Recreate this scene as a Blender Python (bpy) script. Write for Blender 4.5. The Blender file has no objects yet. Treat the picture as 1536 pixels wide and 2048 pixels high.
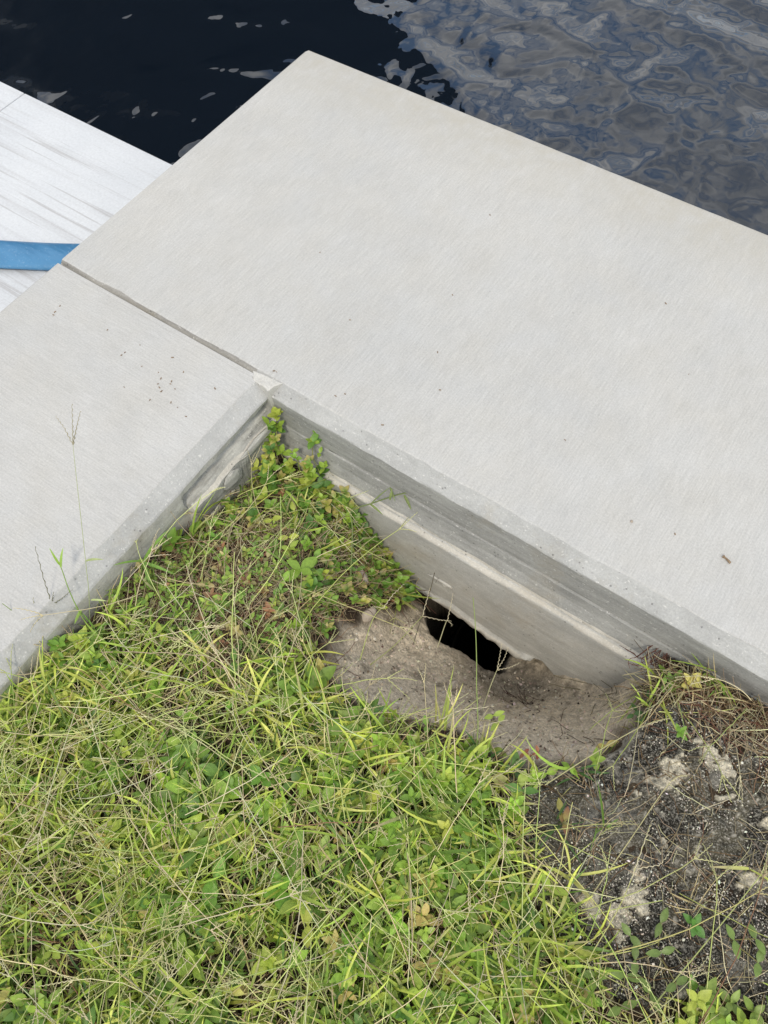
import bpy, math, random
import numpy as np
from mathutils import Matrix, Vector

random.seed(7)
rng = np.random.default_rng(11)
S = bpy.context.scene
COL = S.collection
rad = math.radians

# ------------------------------------------------------------------ camera
CAM_H = 1.25
FPX = 1591.33                     # focal length in pixels of the 1536 x 2048 photograph
_c = np.array([768.0, 1024.0])
def _d(px, py):
    return np.array([px - _c[0], -(py - _c[1]), -FPX])
_U = -_d(-3765, -1664); _U /= np.linalg.norm(_U)
_V = _d(3156, -2061); _V /= np.linalg.norm(_V)
_V -= _U * np.dot(_U, _V); _V /= np.linalg.norm(_V)
_Z = np.cross(_U, _V)
ROT = np.array([_U, _V, _Z])      # camera -> world
cam_d = bpy.data.cameras.new('camera')
cam = bpy.data.objects.new('camera', cam_d); COL.objects.link(cam)
cam.matrix_world = Matrix.Translation((0, 0, CAM_H)) @ Matrix([list(r) for r in ROT]).to_4x4()
cam_d.sensor_fit = 'VERTICAL'; cam_d.sensor_height = 24.0; cam_d.lens = 24.0 * FPX / 2048.0
cam_d.clip_start = 0.02; cam_d.clip_end = 3000
S.camera = cam

# ------------------------------------------------------------------ world and sun
SUN_EL, SUN_AZ = rad(56), rad(152)          # azimuth measured from +Y towards +X
W = bpy.data.worlds.new('World'); S.world = W; W.use_nodes = True
nt = W.node_tree; nt.nodes.clear()
def wn(t, **k):
    n = nt.nodes.new(t)
    for a, b in k.items(): setattr(n, a, b)
    return n
out = wn('ShaderNodeOutputWorld'); bg = wn('ShaderNodeBackground'); bg.inputs['Strength'].default_value = 0.1
sky = wn('ShaderNodeTexSky', sky_type='NISHITA', sun_disc=False)
sky.sun_elevation = SUN_EL; sky.sun_rotation = SUN_AZ; sky.air_density = 1.1; sky.dust_density = 0.8
tc = wn('ShaderNodeTexCoord')
sep = wn('ShaderNodeSeparateXYZ'); nt.links.new(tc.outputs['Generated'], sep.inputs[0])
mz = wn('ShaderNodeMath', operation='MAXIMUM'); mz.inputs[1].default_value = 0.12; nt.links.new(sep.outputs[2], mz.inputs[0])
dx = wn('ShaderNodeMath', operation='DIVIDE'); nt.links.new(sep.outputs[0], dx.inputs[0]); nt.links.new(mz.outputs[0], dx.inputs[1])
dy = wn('ShaderNodeMath', operation='DIVIDE'); nt.links.new(sep.outputs[1], dy.inputs[0]); nt.links.new(mz.outputs[0], dy.inputs[1])
cmb = wn('ShaderNodeCombineXYZ'); nt.links.new(dx.outputs[0], cmb.inputs[0]); nt.links.new(dy.outputs[0], cmb.inputs[1])
n1 = wn('ShaderNodeTexNoise'); n1.inputs['Scale'].default_value = 1.9; n1.inputs['Detail'].default_value = 3; n1.inputs['Roughness'].default_value = 0.55
nt.links.new(cmb.outputs[0], n1.inputs['Vector'])
rmask = wn('ShaderNodeValToRGB'); rmask.color_ramp.elements[0].position = 0.34; rmask.color_ramp.elements[1].position = 0.52
gd = wn('ShaderNodeVectorMath', operation='DISTANCE'); gd.inputs[1].default_value = (-.85, 1.60, 0); nt.links.new(cmb.outputs[0], gd.inputs[0])
gm = wn('ShaderNodeMapRange', interpolation_type='SMOOTHSTEP'); gm.inputs[1].default_value = .15; gm.inputs[2].default_value = .75; gm.inputs[3].default_value = -.16; gm.inputs[4].default_value = .03
nt.links.new(gd.outputs['Value'], gm.inputs[0])
ga = wn('ShaderNodeMath', operation='ADD'); nt.links.new(n1.outputs['Fac'], ga.inputs[0]); nt.links.new(gm.outputs[0], ga.inputs[1])
nt.links.new(ga.outputs[0], rmask.inputs[0])
n2 = wn('ShaderNodeTexNoise'); n2.inputs['Scale'].default_value = 1.7; n2.inputs['Detail'].default_value = 2
nt.links.new(cmb.outputs[0], n2.inputs['Vector'])
rc = wn('ShaderNodeValToRGB')
rc.color_ramp.elements[0].position = 0.35; rc.color_ramp.elements[0].color = (0.42, 0.45, 0.50, 1)
rc.color_ramp.elements[1].position = 0.66; rc.color_ramp.elements[1].color = (0.95, 0.955, 0.96, 1)
nt.links.new(n2.outputs['Fac'], rc.inputs[0])
cs = wn('ShaderNodeVectorMath', operation='SCALE'); cs.inputs['Scale'].default_value = 16.0
nt.links.new(rc.outputs[0], cs.inputs[0])
mx = wn('ShaderNodeMix', data_type='RGBA')
sk2 = wn('ShaderNodeVectorMath', operation='SCALE'); sk2.inputs['Scale'].default_value = 2.4; nt.links.new(sky.outputs[0], sk2.inputs[0])
nt.links.new(rmask.outputs[0], mx.inputs[0]); nt.links.new(sk2.outputs[0], mx.inputs[6]); nt.links.new(cs.outputs[0], mx.inputs[7])
nt.links.new(mx.outputs[2], bg.inputs['Color']); nt.links.new(bg.outputs[0], out.inputs[0])

sl = bpy.data.lights.new('sun', 'SUN'); sl.energy = 2.1; sl.angle = rad(9); sl.color = (1.0, 0.92, 0.78)
so = bpy.data.objects.new('sun', sl); COL.objects.link(so)
sd = Vector((math.cos(SUN_EL) * math.sin(SUN_AZ), math.cos(SUN_EL) * math.cos(SUN_AZ), math.sin(SUN_EL)))
so.rotation_euler = sd.to_track_quat('Z', 'Y').to_euler()
so.location = sd * 50
S.view_settings.view_transform = 'Standard'; S.view_settings.look = 'None'
S.view_settings.gamma = 1.0; S.view_settings.exposure = 0.0
S.view_settings.use_curve_mapping = False
S.cycles.max_bounces = 6

# ------------------------------------------------------------------ helpers
def at(px, py, z):
    "the world point at height z seen at photograph pixel px, py"
    r = ROT @ _d(px, py); t = (z - CAM_H) / r[2]
    return np.array([r[0] * t, r[1] * t, z])

def tag(o, label=None, cat=None, group=None, kind=None):
    if label: o['label'] = label
    if cat: o['category'] = cat
    if group: o['group'] = group
    if kind: o['kind'] = kind
    return o

def empty(name, loc, label, cat, group=None):
    o = bpy.data.objects.new(name, None); COL.objects.link(o); o.location = Vector(loc)
    o.empty_display_size = 0.05
    return tag(o, label, cat, group)

def mesh_obj(name, verts, faces, mat, parent=None, smooth=True, col=None, fmat=None, origin=None):
    verts = np.asarray(verts, dtype=np.float32).reshape(-1, 3)
    if origin is not None: verts = verts - np.asarray(origin, dtype=np.float32)
    me = bpy.data.meshes.new(name)
    if isinstance(faces, np.ndarray):
        nf, k = faces.shape
        me.vertices.add(len(verts)); me.vertices.foreach_set('co', verts.ravel())
        me.loops.add(nf * k); me.loops.foreach_set('vertex_index', faces.astype(np.int32).ravel())
        me.polygons.add(nf)
        me.polygons.foreach_set('loop_start', np.arange(0, nf * k, k, dtype=np.int32))
        me.polygons.foreach_set('loop_total', np.full(nf, k, dtype=np.int32))
        me.update(calc_edges=True)
    else:
        me.from_pydata([tuple(map(float, v)) for v in verts], [], [tuple(int(i) for i in f) for f in faces])
        me.update()
    me.validate()
    for m in (mat if isinstance(mat, (list, tuple)) else [mat]): me.materials.append(m)
    if fmat is not None: me.polygons.foreach_set('material_index', np.asarray(fmat, dtype=np.int32))
    if isinstance(smooth, np.ndarray): me.polygons.foreach_set('use_smooth', smooth.astype(bool))
    else: me.polygons.foreach_set('use_smooth', np.full(len(me.polygons), bool(smooth)))
    if col is not None:
        a = me.color_attributes.new('Col', 'FLOAT_COLOR', 'POINT')
        c = np.ones((len(verts), 4), dtype=np.float32); c[:, :3] = col
        a.data.foreach_set('color', c.ravel())
    o = bpy.data.objects.new(name, me); COL.objects.link(o)
    if parent is not None: o.parent = parent
    elif origin is not None: o.location = Vector([float(v) for v in origin])
    return o

def grid_faces(n, m, off=0):
    i, j = np.meshgrid(np.arange(n - 1), np.arange(m - 1), indexing='ij')
    a = (i * m + j).ravel() + off
    return np.stack([a, a + m, a + m + 1, a + 1], 1)

# --- value noise
def _h(ix, iy, seed):
    n = (ix.astype(np.int64) * 374761393 + iy.astype(np.int64) * 668265263 + seed * 974634777) & 0x7fffffff
    n = ((n ^ (n >> 13)) * 1274126177) & 0x7fffffff
    return ((n ^ (n >> 16)) & 0xffff) / 65535.0
def vnoise(x, y, seed=0):
    ix = np.floor(x); iy = np.floor(y); fx = x - ix; fy = y - iy
    fx = fx * fx * (3 - 2 * fx); fy = fy * fy * (3 - 2 * fy)
    a = _h(ix, iy, seed); b = _h(ix + 1, iy, seed); c = _h(ix, iy + 1, seed); d = _h(ix + 1, iy + 1, seed)
    return (a * (1 - fx) + b * fx) * (1 - fy) + (c * (1 - fx) + d * fx) * fy
def fbm(x, y, f, octv=4, seed=0, gain=0.5):
    s = 0; a = 1; t = 0
    x = np.asarray(x, float); y = np.asarray(y, float)
    for o in range(octv):
        s = s + a * (vnoise(x * f + 13.7 * o + 100, y * f - 7.3 * o + 100, seed + o) - 0.5) * 2; t += a
        a *= gain; f *= 2.03
    return s / t
def sstep(a, b, x):
    t = np.clip((x - a) / (b - a), 0, 1); return t * t * (3 - 2 * t)
def sdf(x, y, poly):
    "signed distance to a polygon, negative inside"
    x = np.asarray(x, float); y = np.asarray(y, float)
    P = np.asarray(poly)[:, :2]; n = len(P)
    dmin = np.full(x.shape, 1e9); ins = np.zeros(x.shape, bool)
    for i in range(n):
        ax, ay = P[i]; bx, by = P[(i + 1) % n]
        ex, ey = bx - ax, by - ay
        t = np.clip(((x - ax) * ex + (y - ay) * ey) / (ex * ex + ey * ey + 1e-12), 0, 1)
        dmin = np.minimum(dmin, np.hypot(x - ax - t * ex, y - ay - t * ey))
        c = ((ay > y) != (by > y)) & (x < (bx - ax) * (y - ay) / (by - ay + 1e-12) + ax)
        ins ^= c
    return np.where(ins, -dmin, dmin)

# ------------------------------------------------------------------ materials
class NT:
    def __init__(s, name):
        s.m = bpy.data.materials.new(name); s.m.use_nodes = True; s.t = s.m.node_tree; s.t.nodes.clear()
        s.out = s.n('ShaderNodeOutputMaterial')
    def n(s, t, **k):
        x = s.t.nodes.new(t)
        for a, b in k.items(): setattr(x, a, b)
        return x
    def l(s, a, b): s.t.links.new(a, b)
    def noise(s, vec, scale, detail=4, rough=0.55, mapping=None, distortion=0):
        if mapping:
            mp = s.n('ShaderNodeMapping'); s.l(vec, mp.inputs['Vector']); mp.inputs['Scale'].default_value = mapping; vec = mp.outputs[0]
        x = s.n('ShaderNodeTexNoise'); s.l(vec, x.inputs['Vector'])
        x.inputs['Scale'].default_value = scale; x.inputs['Detail'].default_value = detail
        x.inputs['Roughness'].default_value = rough; x.inputs['Distortion'].default_value = distortion
        return x.outputs['Fac']
    def ramp(s, fac, stops, interp='LINEAR'):
        r = s.n('ShaderNodeValToRGB'); s.l(fac, r.inputs[0]); cr = r.color_ramp; cr.interpolation = interp
        while len(cr.elements) < len(stops): cr.elements.new(0.5)
        for e, (p, c) in zip(cr.elements, stops):
            e.position = p; e.color = (c, c, c, 1) if isinstance(c, (int, float)) else (*c, 1)
        return r.outputs[0]
    def mix(s, fac, a, b, blend='MIX'):
        m = s.n('ShaderNodeMix', data_type='RGBA', blend_type=blend)
        for i, v in ((0, fac), (6, a), (7, b)):
            if isinstance(v, (int, float)): m.inputs[i].default_value = v if i == 0 else (v, v, v, 1)
            elif isinstance(v, tuple): m.inputs[i].default_value = (*v, 1)
            else: s.l(v, m.inputs[i])
        return m.outputs[2]
    def math(s, op, a, b=0.0):
        m = s.n('ShaderNodeMath', operation=op)
        for i, v in ((0, a), (1, b)):
            if isinstance(v, (int, float)): m.inputs[i].default_value = v
            else: s.l(v, m.inputs[i])
        return m.outputs[0]
    def bump(s, h, strength=0.5, dist=0.002, normal=None):
        b = s.n('ShaderNodeBump'); b.inputs['Strength'].default_value = strength; b.inputs['Distance'].default_value = dist
        s.l(h, b.inputs['Height'])
        if normal is not None: s.l(normal, b.inputs['Normal'])
        return b.outputs[0]
    def bsdf(s, color, rough=0.8, normal=None, spec=0.3, **k):
        b = s.n('ShaderNodeBsdfPrincipled')
        if isinstance(color, tuple): b.inputs['Base Color'].default_value = (*color, 1)
        else: s.l(color, b.inputs['Base Color'])
        if isinstance(rough, (int, float)): b.inputs['Roughness'].default_value = rough
        else: s.l(rough, b.inputs['Roughness'])
        b.inputs['Specular IOR Level'].default_value = spec
        if normal is not None: s.l(normal, b.inputs['Normal'])
        for a, v in k.items(): b.inputs[a].default_value = v
        return b
    def done(s, sh): s.l(sh.outputs[0], s.out.inputs[0]); return s.m

def geo_pos(N):
    g = N.n('ShaderNodeNewGeometry'); return g.outputs['Position']

def mat_top(name, across, base, edge_axis, edge_lo, edge_hi):
    "broom finished concrete; across = axis index the bristles move over"
    N = NT(name); P = geo_pos(N)
    sc = [2.4, 2.4, 1]; sc[across] = 44
    st = N.noise(P, 9, 3, 0.6, tuple(sc))
    sc2 = [2.5, 2.5, 1]; sc2[across] = 18
    st2 = N.noise(P, 3, 4, 0.6, tuple(sc2))
    big = N.noise(P, 1.7, 5, 0.55)
    mid = N.noise(P, 9, 5, 0.6)
    fine = N.noise(P, 270, 3, 0.75)
    c = N.ramp(big, [(0.32, tuple(v * k for v, k in zip(base, (0.94, 0.95, 0.965)))), (0.55, base), (0.75, tuple(min(1, v * 1.05) for v in base))])
    c = N.mix(N.ramp(mid, [(0.35, 0.0), (0.7, 0.45)]), c, tuple(v * k for v, k in zip(base, (0.965, 0.935, 0.88))))
    c = N.mix(1.0, c, N.ramp(st, [(0.3, 0.90), (0.65, 1.04)]), 'MULTIPLY')
    c = N.mix(1.0, c, N.ramp(st2, [(0.3, 0.975), (0.6, 1.01)]), 'MULTIPLY')
    c = N.mix(1.0, c, N.ramp(N.noise(P, 5, 7, 0.72), [(0.3, 0.945), (0.5, 1.0), (0.7, 1.035)]), 'MULTIPLY')
    c = N.mix(1.0, c, N.ramp(fine, [(0.3, 0.86), (0.5, 0.99), (0.72, 1.11)]), 'MULTIPLY')
    # warm weathering that follows the water-side edge
    sp = N.n('ShaderNodeSeparateXYZ'); N.l(P, sp.inputs[0])
    wob = N.math('ADD', sp.outputs[edge_axis], N.math('MULTIPLY', N.math('SUBTRACT', N.noise(P, 3.5, 4), 0.5), 0.22))
    mr = N.n('ShaderNodeMapRange'); N.l(wob, mr.inputs[0]); mr.inputs[1].default_value = edge_lo; mr.inputs[2].default_value = edge_hi
    st3 = N.math('MULTIPLY', mr.outputs[0], N.ramp(N.noise(P, 24, 5, 0.65), [(0.35, 0.35), (0.65, 1.0)]))
    c = N.mix(N.math('MULTIPLY', st3, 0.95), c, (base[0] * 0.83, base[1] * 0.79, base[2] * 0.70))
    # hairline pits
    pit = N.ramp(N.noise(P, 95, 2, 0.8), [(0.22, 0.55), (0.29, 1.0)])
    c = N.mix(0.55, c, N.mix(1.0, c, pit, 'MULTIPLY'))
    hgt = N.math('ADD', N.math('MULTIPLY', st, 1.0), N.math('MULTIPLY', fine, 0.25))
    nb = N.bump(hgt, 0.40, 0.0012)
    return N.done(N.bsdf(c, 0.9, nb, 0.25))

def mat_formed(name, along, base, streak=0.25, pits=True, stain=(0.30, 0.26, 0.19)):
    N = NT(name); P = geo_pos(N)
    sc = [14.0, 14.0, 14.0]; sc[along] = 1.8
    st = N.noise(P, 5, 4, 0.6, tuple(sc))
    mid = N.noise(P, 11, 6, 0.65)
    fine = N.noise(P, 300, 4, 0.7)
    c = N.ramp(mid, [(0.3, tuple(v * 0.86 for v in base)), (0.52, base), (0.7, tuple(v * 1.10 for v in base))])
    c = N.mix(1.0, c, N.ramp(st, [(0.3, 1 - streak), (0.5, 1.0), (0.7, 1 + streak * 0.7)]), 'MULTIPLY')
    c = N.mix(1.0, c, N.ramp(fine, [(0.3, 0.86), (0.7, 1.12)]), 'MULTIPLY')
    c = N.mix(N.ramp(N.noise(P, 6, 6, 0.7), [(0.55, 0.0), (0.75, 0.55)]), c, stain)
    h = N.math('ADD', N.math('MULTIPLY', st, 1.2), N.math('MULTIPLY', fine, 0.5))
    if pits:
        vo = N.n('ShaderNodeTexVoronoi'); N.l(P, vo.inputs['Vector']); vo.inputs['Scale'].default_value = 85; vo.inputs['Randomness'].default_value = 1
        hole = N.ramp(vo.outputs['Distance'], [(0.10, 0.0), (0.2, 1.0)])
        sel = N.ramp(N.noise(P, 33, 1), [(0.52, 0.0), (0.6, 1.0)])
        keep = N.mix(sel, 1.0, hole)
        c = N.mix(1.0, c, N.mix(keep, (0.6, 0.6, 0.6), (1, 1, 1)), 'MULTIPLY')
        ls = [70, 70, 70]; ls[along] = 22
        lt = N.math('MAXIMUM', N.ramp(N.noise(P, 150, 2, 0.6), [(0.66, 0.0), (0.74, 0.6)]), N.ramp(N.noise(P, 3, 2, 0.6, tuple(ls)), [(0.66, 0.0), (0.72, 0.55)]))
        c = N.mix(lt, c, (0.66, 0.65, 0.62))
        h = N.math('ADD', h, N.math('MULTIPLY', keep, 0.8))
    return N.done(N.bsdf(c, 0.92, N.bump(h, 0.6, 0.0015), 0.2))

TOPB = (0.458, 0.455, 0.442)
M_top_main = mat_top('brushed_concrete', 0, TOPB, 1, 1.36, 1.60)
M_top_side = mat_top('brushed_concrete_side', 1, (0.462, 0.459, 0.447), 0, 5, 6)
M_form_x = mat_formed('formed_concrete', 0, (0.33, 0.33, 0.315), 0.20)
M_form_y = mat_formed('formed_concrete_side', 1, (0.40, 0.396, 0.37), 0.55)
M_cham = mat_formed('chamfer_concrete', 0, (0.395, 0.396, 0.388), 0.05)
M_panel = mat_formed('panel_concrete', 0, (0.47, 0.465, 0.44), 0.14, True, (0.40, 0.35, 0.27))
M_lip = mat_formed('broken_concrete', 0, (0.53, 0.505, 0.455), 0.12, True, (0.40, 0.36, 0.29))
M_patch = mat_formed('mortar', 0, (0.50, 0.49, 0.46), 0.05)

def mat_vcol(name, rough=0.6, transl=0.0, spec=0.3, bump=None, var=0.0):
    N = NT(name)
    a = N.n('ShaderNodeVertexColor'); a.layer_name = 'Col'; c = a.outputs[0]
    P = geo_pos(N)
    if var:
        c = N.mix(1.0, c, N.ramp(N.noise(P, 160, 3, 0.6), [(0.3, 1 - var), (0.7, 1 + var)]), 'MULTIPLY')
    nb = N.bump(N.noise(P, bump[0], 4, 0.7), bump[1], bump[2]) if bump else None
    b = N.bsdf(c, rough, nb, spec)
    if not transl: return N.done(b)
    t = N.n('ShaderNodeBsdfTranslucent')
    N.l(N.mix(1.0, c, (1.25, 1.25, 0.6), 'MULTIPLY'), t.inputs['Color'])
    m = N.n('ShaderNodeMixShader'); m.inputs[0].default_value = transl
    N.l(b.outputs[0], m.inputs[1]); N.l(t.outputs[0], m.inputs[2])
    return N.done(m)
M_blade = mat_vcol('leaf_blade', 0.45, 0.30, 0.35, None, 0.12)
M_leaf = mat_vcol('broad_leaf', 0.42, 0.25, 0.4, (240, 0.4, 0.001), 0.15)
M_stalk = mat_vcol('dry_stalk', 0.65, 0.12, 0.2)
M_ground = mat_vcol('earth', 0.97, 0.0, 0.1, (190, 1.0, 0.006), 0.32)
M_rock = mat_vcol('crusted_rock', 0.9, 0.0, 0.2, (330, 1.0, 0.003), 0.35)
N = NT('crusted_rock'); P = geo_pos(N)
a_ = N.n('ShaderNodeVertexColor'); a_.layer_name = 'Col'
c = N.mix(1.0, a_.outputs[0], N.ramp(N.noise(P, 150, 5, 0.75), [(0.3, 0.45), (0.5, 1.0), (0.7, 1.7)]), 'MULTIPLY')
c = N.mix(N.ramp(N.noise(P, 330, 3, 0.7), [(0.50, 0.0), (0.60, 0.8)]), c, (0.36, 0.34, 0.29))
c = N.mix(N.ramp(N.noise(P, 70, 6, 0.75), [(0.36, 0.85), (0.46, 0.0)]), c, (0.016, 0.015, 0.013))
M_rock = N.done(N.bsdf(c, 0.92, N.bump(N.noise(P, 190, 5, 0.75), 1.0, 0.006), 0.15))
M_grit = mat_vcol('shell_grit', 0.7, 0.0, 0.3)

# ------------------------------------------------------------------ ground heights
CTRL = [(0,1385,-.085),(100,1290,-.09),(187,1210,-.098),(265,1125,-.105),(330,1080,-.13),(390,1040,-.168),(480,975,-.215),(545,880,-.165),(610,960,-.20),
 (700,985,-.235),(740,1045,-.29),(770,1090,-.35),(800,1140,-.43),(845,1190,-.475),
 (450,1120,-.115),(520,1060,-.155),(600,1050,-.175),(620,1150,-.145),(690,1130,-.22),(700,1190,-.21),(400,1250,-.09),(300,1400,-.09),(560,1250,-.11),(620,1270,-.125),
 (690,1260,-.19),(650,1380,-.12),(750,1300,-.275),(850,1310,-.37),(790,1230,-.33),(850,1390,-.27),(950,1400,-.33),(900,1310,-.41),(960,1350,-.47),
 (1000,1390,-.47),(1050,1420,-.36),(1100,1440,-.31),(1060,1360,-.505),(1060,1325,-.47),(1110,1378,-.45),(1130,1354,-.410),(1180,1374,-.385),(1230,1369,-.335),(1262,1362,-.27),(1200,1405,-.34),(1200,1470,-.24),(1100,1495,-.20),(1010,1480,-.18),(900,1450,-.14),
 (760,1400,-.19),(740,1440,-.115),(850,1480,-.105),(960,1520,-.10),(1262,1385,-.24),(1280,1340,-.20),(1300,1300,-.14),(1340,1300,-.105),(1400,1340,-.10),(1470,1380,-.095),
 (1290,1420,-.11),(1275,1480,-.10),(1190,1545,-.10),(1050,1560,-.095),(1330,1360,-.10),(500,1400,-.09),(200,1600,-.09),(600,1700,-.09),(1000,1750,-.09),(1400,1700,-.09),
 (0,2000,-.09),(500,2048,-.09),(1000,2048,-.09),(1500,2000,-.09),(1536,1450,-.09),(1300,1550,-.09),(0,1600,-.09)]
_P = np.array([at(*c) for c in CTRL]); _A = np.array([[1.2,.62,-.09],[.7,.62,-.09],[.9,-.2,-.09],[.3,-.8,-.09],[-.5,-.8,-.09],[-.76,-.5,-.09],[1.3,-.9,-.09],
   [-.8,.8,-.2],[-.4,.8,-.5],[-.1,.8,-.5],[.1,.8,-.25],[.3,.8,-.12],[.8,.9,-.1],[-1.1,.3,-.15],[-1.1,-.3,-.12],[-1.1,.7,-.2]])
_P = np.vstack([_P, _A])
_K = np.hypot(_P[:, None, 0] - _P[None, :, 0], _P[:, None, 1] - _P[None, :, 1])
_Wt = np.linalg.solve(_K + 1e-4 * np.eye(len(_P)), _P[:, 2] + 0.09)
SAND = [at(*p)[:2] for p in [(660,1290,-.15),(685,1245,-.18),(745,1228,-.26),(800,1225,-.34),(842,1192,-.46)]] + [np.array([-.4, .9]), np.array([.08, .9])] + \
       [at(*p)[:2] for p in [(1268,1290,-.17),(1325,1320,-.12),(1285,1400,-.12),(1255,1465,-.11),(1190,1512,-.11),(1100,1520,-.11),(1030,1517,-.11),(965,1470,-.13),(860,1440,-.13),(745,1425,-.13),(690,1385,-.13),(650,1330,-.13)]]
ROCK = [at(px, py, -.095)[:2] for px, py in [(1262,1452),(1245,1478),(1215,1500),(1185,1520),(1120,1522),(1040,1522),(1000,1560),(1000,1640),(1030,1720),(1070,1810),(1130,1900),(1180,1990),
        (1300,2030),(1420,2000),(1560,2060),(1900,1950),(1900,1500),(1536,1450),(1450,1420),(1360,1395),(1300,1405)]]
GRASS_OK = None
def gz(x, y, detail=True, pit=True):
    x = np.asarray(x, float); y = np.asarray(y, float); sh = x.shape; xf = x.ravel(); yf = y.ravel()
    z = np.zeros(len(xf))
    for i in range(len(_P)): z += _Wt[i] * np.hypot(xf - _P[i, 0], yf - _P[i, 1])
    ddx = np.maximum(0, np.maximum(-1.1 - xf, xf - 1.0)); ddy = np.maximum(0, np.maximum(-.75 - yf, yf - .9))
    z = -0.09 + z * (1 - sstep(0.0, .35, np.hypot(ddx, ddy)))
    z = np.clip(z, -.6, .3)
    if detail:
        sd_ = sdf(xf, yf, SAND) + 0.02 * fbm(xf, yf, 20, 3, 5)
        sm = 1 - sstep(-.02, .02, sd_)
        z += (1 - sm) * (0.010 * fbm(xf, yf, 14, 4, 1) + 0.004 * fbm(xf, yf, 70, 3, 2))
        cl = fbm(xf, yf, 30, 4, 3)
        z += sm * (0.010 * fbm(xf, yf, 9, 3, 4) + 0.009 * np.abs(cl) * 2 + 0.0085 * fbm(xf, yf, 62, 4, 6, .62) + .004 * np.maximum(0, fbm(xf, yf, 45, 2, 16)) - .007)
    if not pit: return z.reshape(sh)
    pd = sdf(xf, yf, PIT) + 0.006 * fbm(xf, yf, 28, 4, 9)
    z -= sstep(0.004, -0.03, pd) * 0.10 + np.clip(-pd, 0, 1) * 7.0
    return np.maximum(z, -1.3).reshape(sh)

def on_ground(px, py):
    z = -.2
    for _ in range(40):
        p = at(px, py, z); z = .6 * z + .4 * float(gz(np.array([p[0]]), np.array([p[1]]), False, False)[0])
    return at(px, py, z)
PIT = [on_ground(*q)[:2] for q in [(838,1190),(846,1211),(850,1238),(858,1266),(878,1281),(917,1299),(949,1322),(978,1337),(998,1346),(1010,1342),(1010,1332),(1018,1316)]]
PIT = PIT + [np.array([PIT[-1][0] + .01, 1.15]), np.array([PIT[0][0] - .02, 1.15])]
# ------------------------------------------------------------------ ground sheet
def graded(lo, hi, a, b, step):
    core = np.arange(a, b + step * .5, step)
    left = []; s = step; v = a
    while v > lo: s = min(s * 1.35, 4); v -= s; left.append(max(v, lo))
    right = []; s = step; v = core[-1]
    while v < hi: s = min(s * 1.35, 4); v += s; right.append(min(v, hi))
    return np.array(left[::-1] + list(core) + right)
gx = graded(-1.25, 60, -.82, .62, .0042); gy = graded(-60, 1.3, -.50, .80, .0042)
X, Y = np.meshgrid(gx, gy, indexing='ij'); Zg = gz(X, Y)
# where it runs under the slabs the earth stays below them
under = np.maximum(sstep(.625, .66, Y), sstep(-.765, -.80, X))
Zg = np.where(under > 0, np.minimum(Zg, -.32 * under + Zg * (1 - under)), Zg)
sand_sd = sdf(X, Y, SAND) + 0.016 * fbm(X, Y, 22, 4, 5) + 0.006 * fbm(X, Y, 90, 2, 8)
sm = (1 - sstep(-.022, .016, sand_sd + .014 * fbm(X, Y, 48, 3, 14)))[..., None]
nA = fbm(X, Y, 34, 4, 21)[..., None]; nB = fbm(X, Y, 120, 3, 22)[..., None]; nC = fbm(X, Y, 8, 3, 23)[..., None]
soil = np.array([.06, .044, .030]) * (1 + .45 * nA + .35 * nB) + np.clip(nC, 0, 1) * np.array([.10, .085, .06]) * .8
sandc = np.array([.68, .585, .455]) * (1 + .10 * nA + .13 * nB + .12 * nC)
org = sstep(.30, .55, fbm(X, Y, 60, 3, 31))[..., None]
crk = sstep(.05, .0, np.abs(fbm(X, Y, 38, 4, 33)))[..., None]; sandc = sandc * (1 - .16 * crk)
sandc = sandc * (1 - .45 * org * np.array([1, 1, 1]))
damp_shade = sstep(-.37, -.54, Zg)[..., None]  # moist soil tone plus the hollow's shade, painted darker with depth
sandc = sandc * (1 - .65 * damp_shade); soil = soil * (1 - .5 * damp_shade)
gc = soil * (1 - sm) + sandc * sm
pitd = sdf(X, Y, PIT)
gc = gc * (1 - .88 * sstep(0, .06, -pitd))[..., None]  # shade of the hole painted into the ground colour inside the rim
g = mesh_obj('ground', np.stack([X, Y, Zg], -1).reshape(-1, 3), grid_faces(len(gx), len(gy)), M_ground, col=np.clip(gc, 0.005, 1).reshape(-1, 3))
tag(g, 'bare brown earth and pale sand hollow beside the seawall', 'ground', kind='structure')

# ------------------------------------------------------------------ water
N = NT('harbour_water'); P = geo_pos(N)
w1 = N.noise(P, 1.9, 1.0, 0.35, (1.0, 1.45, 1), 0.5)
w2 = N.noise(P, 5.2, 0.6, 0.35, (1.3, 0.9, 1), 0.7)
w3 = N.noise(P, 15, 0.5, 0.4, (1.2, 0.9, 1), 0.5)
hh = N.math('ADD', N.math('ADD', N.math('MULTIPLY', w1, 1.0), N.math('MULTIPLY', w2, 0.30)), N.math('MULTIPLY', w3, 0.040))
nb = N.bump(hh, 1.0, 0.046)
M_water = N.done(N.bsdf((0.003, 0.006, 0.011), 0.02, nb, 0.5, IOR=1.78))
WZ = -0.95
w = mesh_obj('water', [(-400, -400, WZ), (400, -400, WZ), (400, 600, WZ), (-400, 600, WZ)], [(0, 1, 2, 3)], M_water, smooth=False)
tag(w, 'dark rippled harbour water reflecting clouds', 'water', kind='structure')

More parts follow.
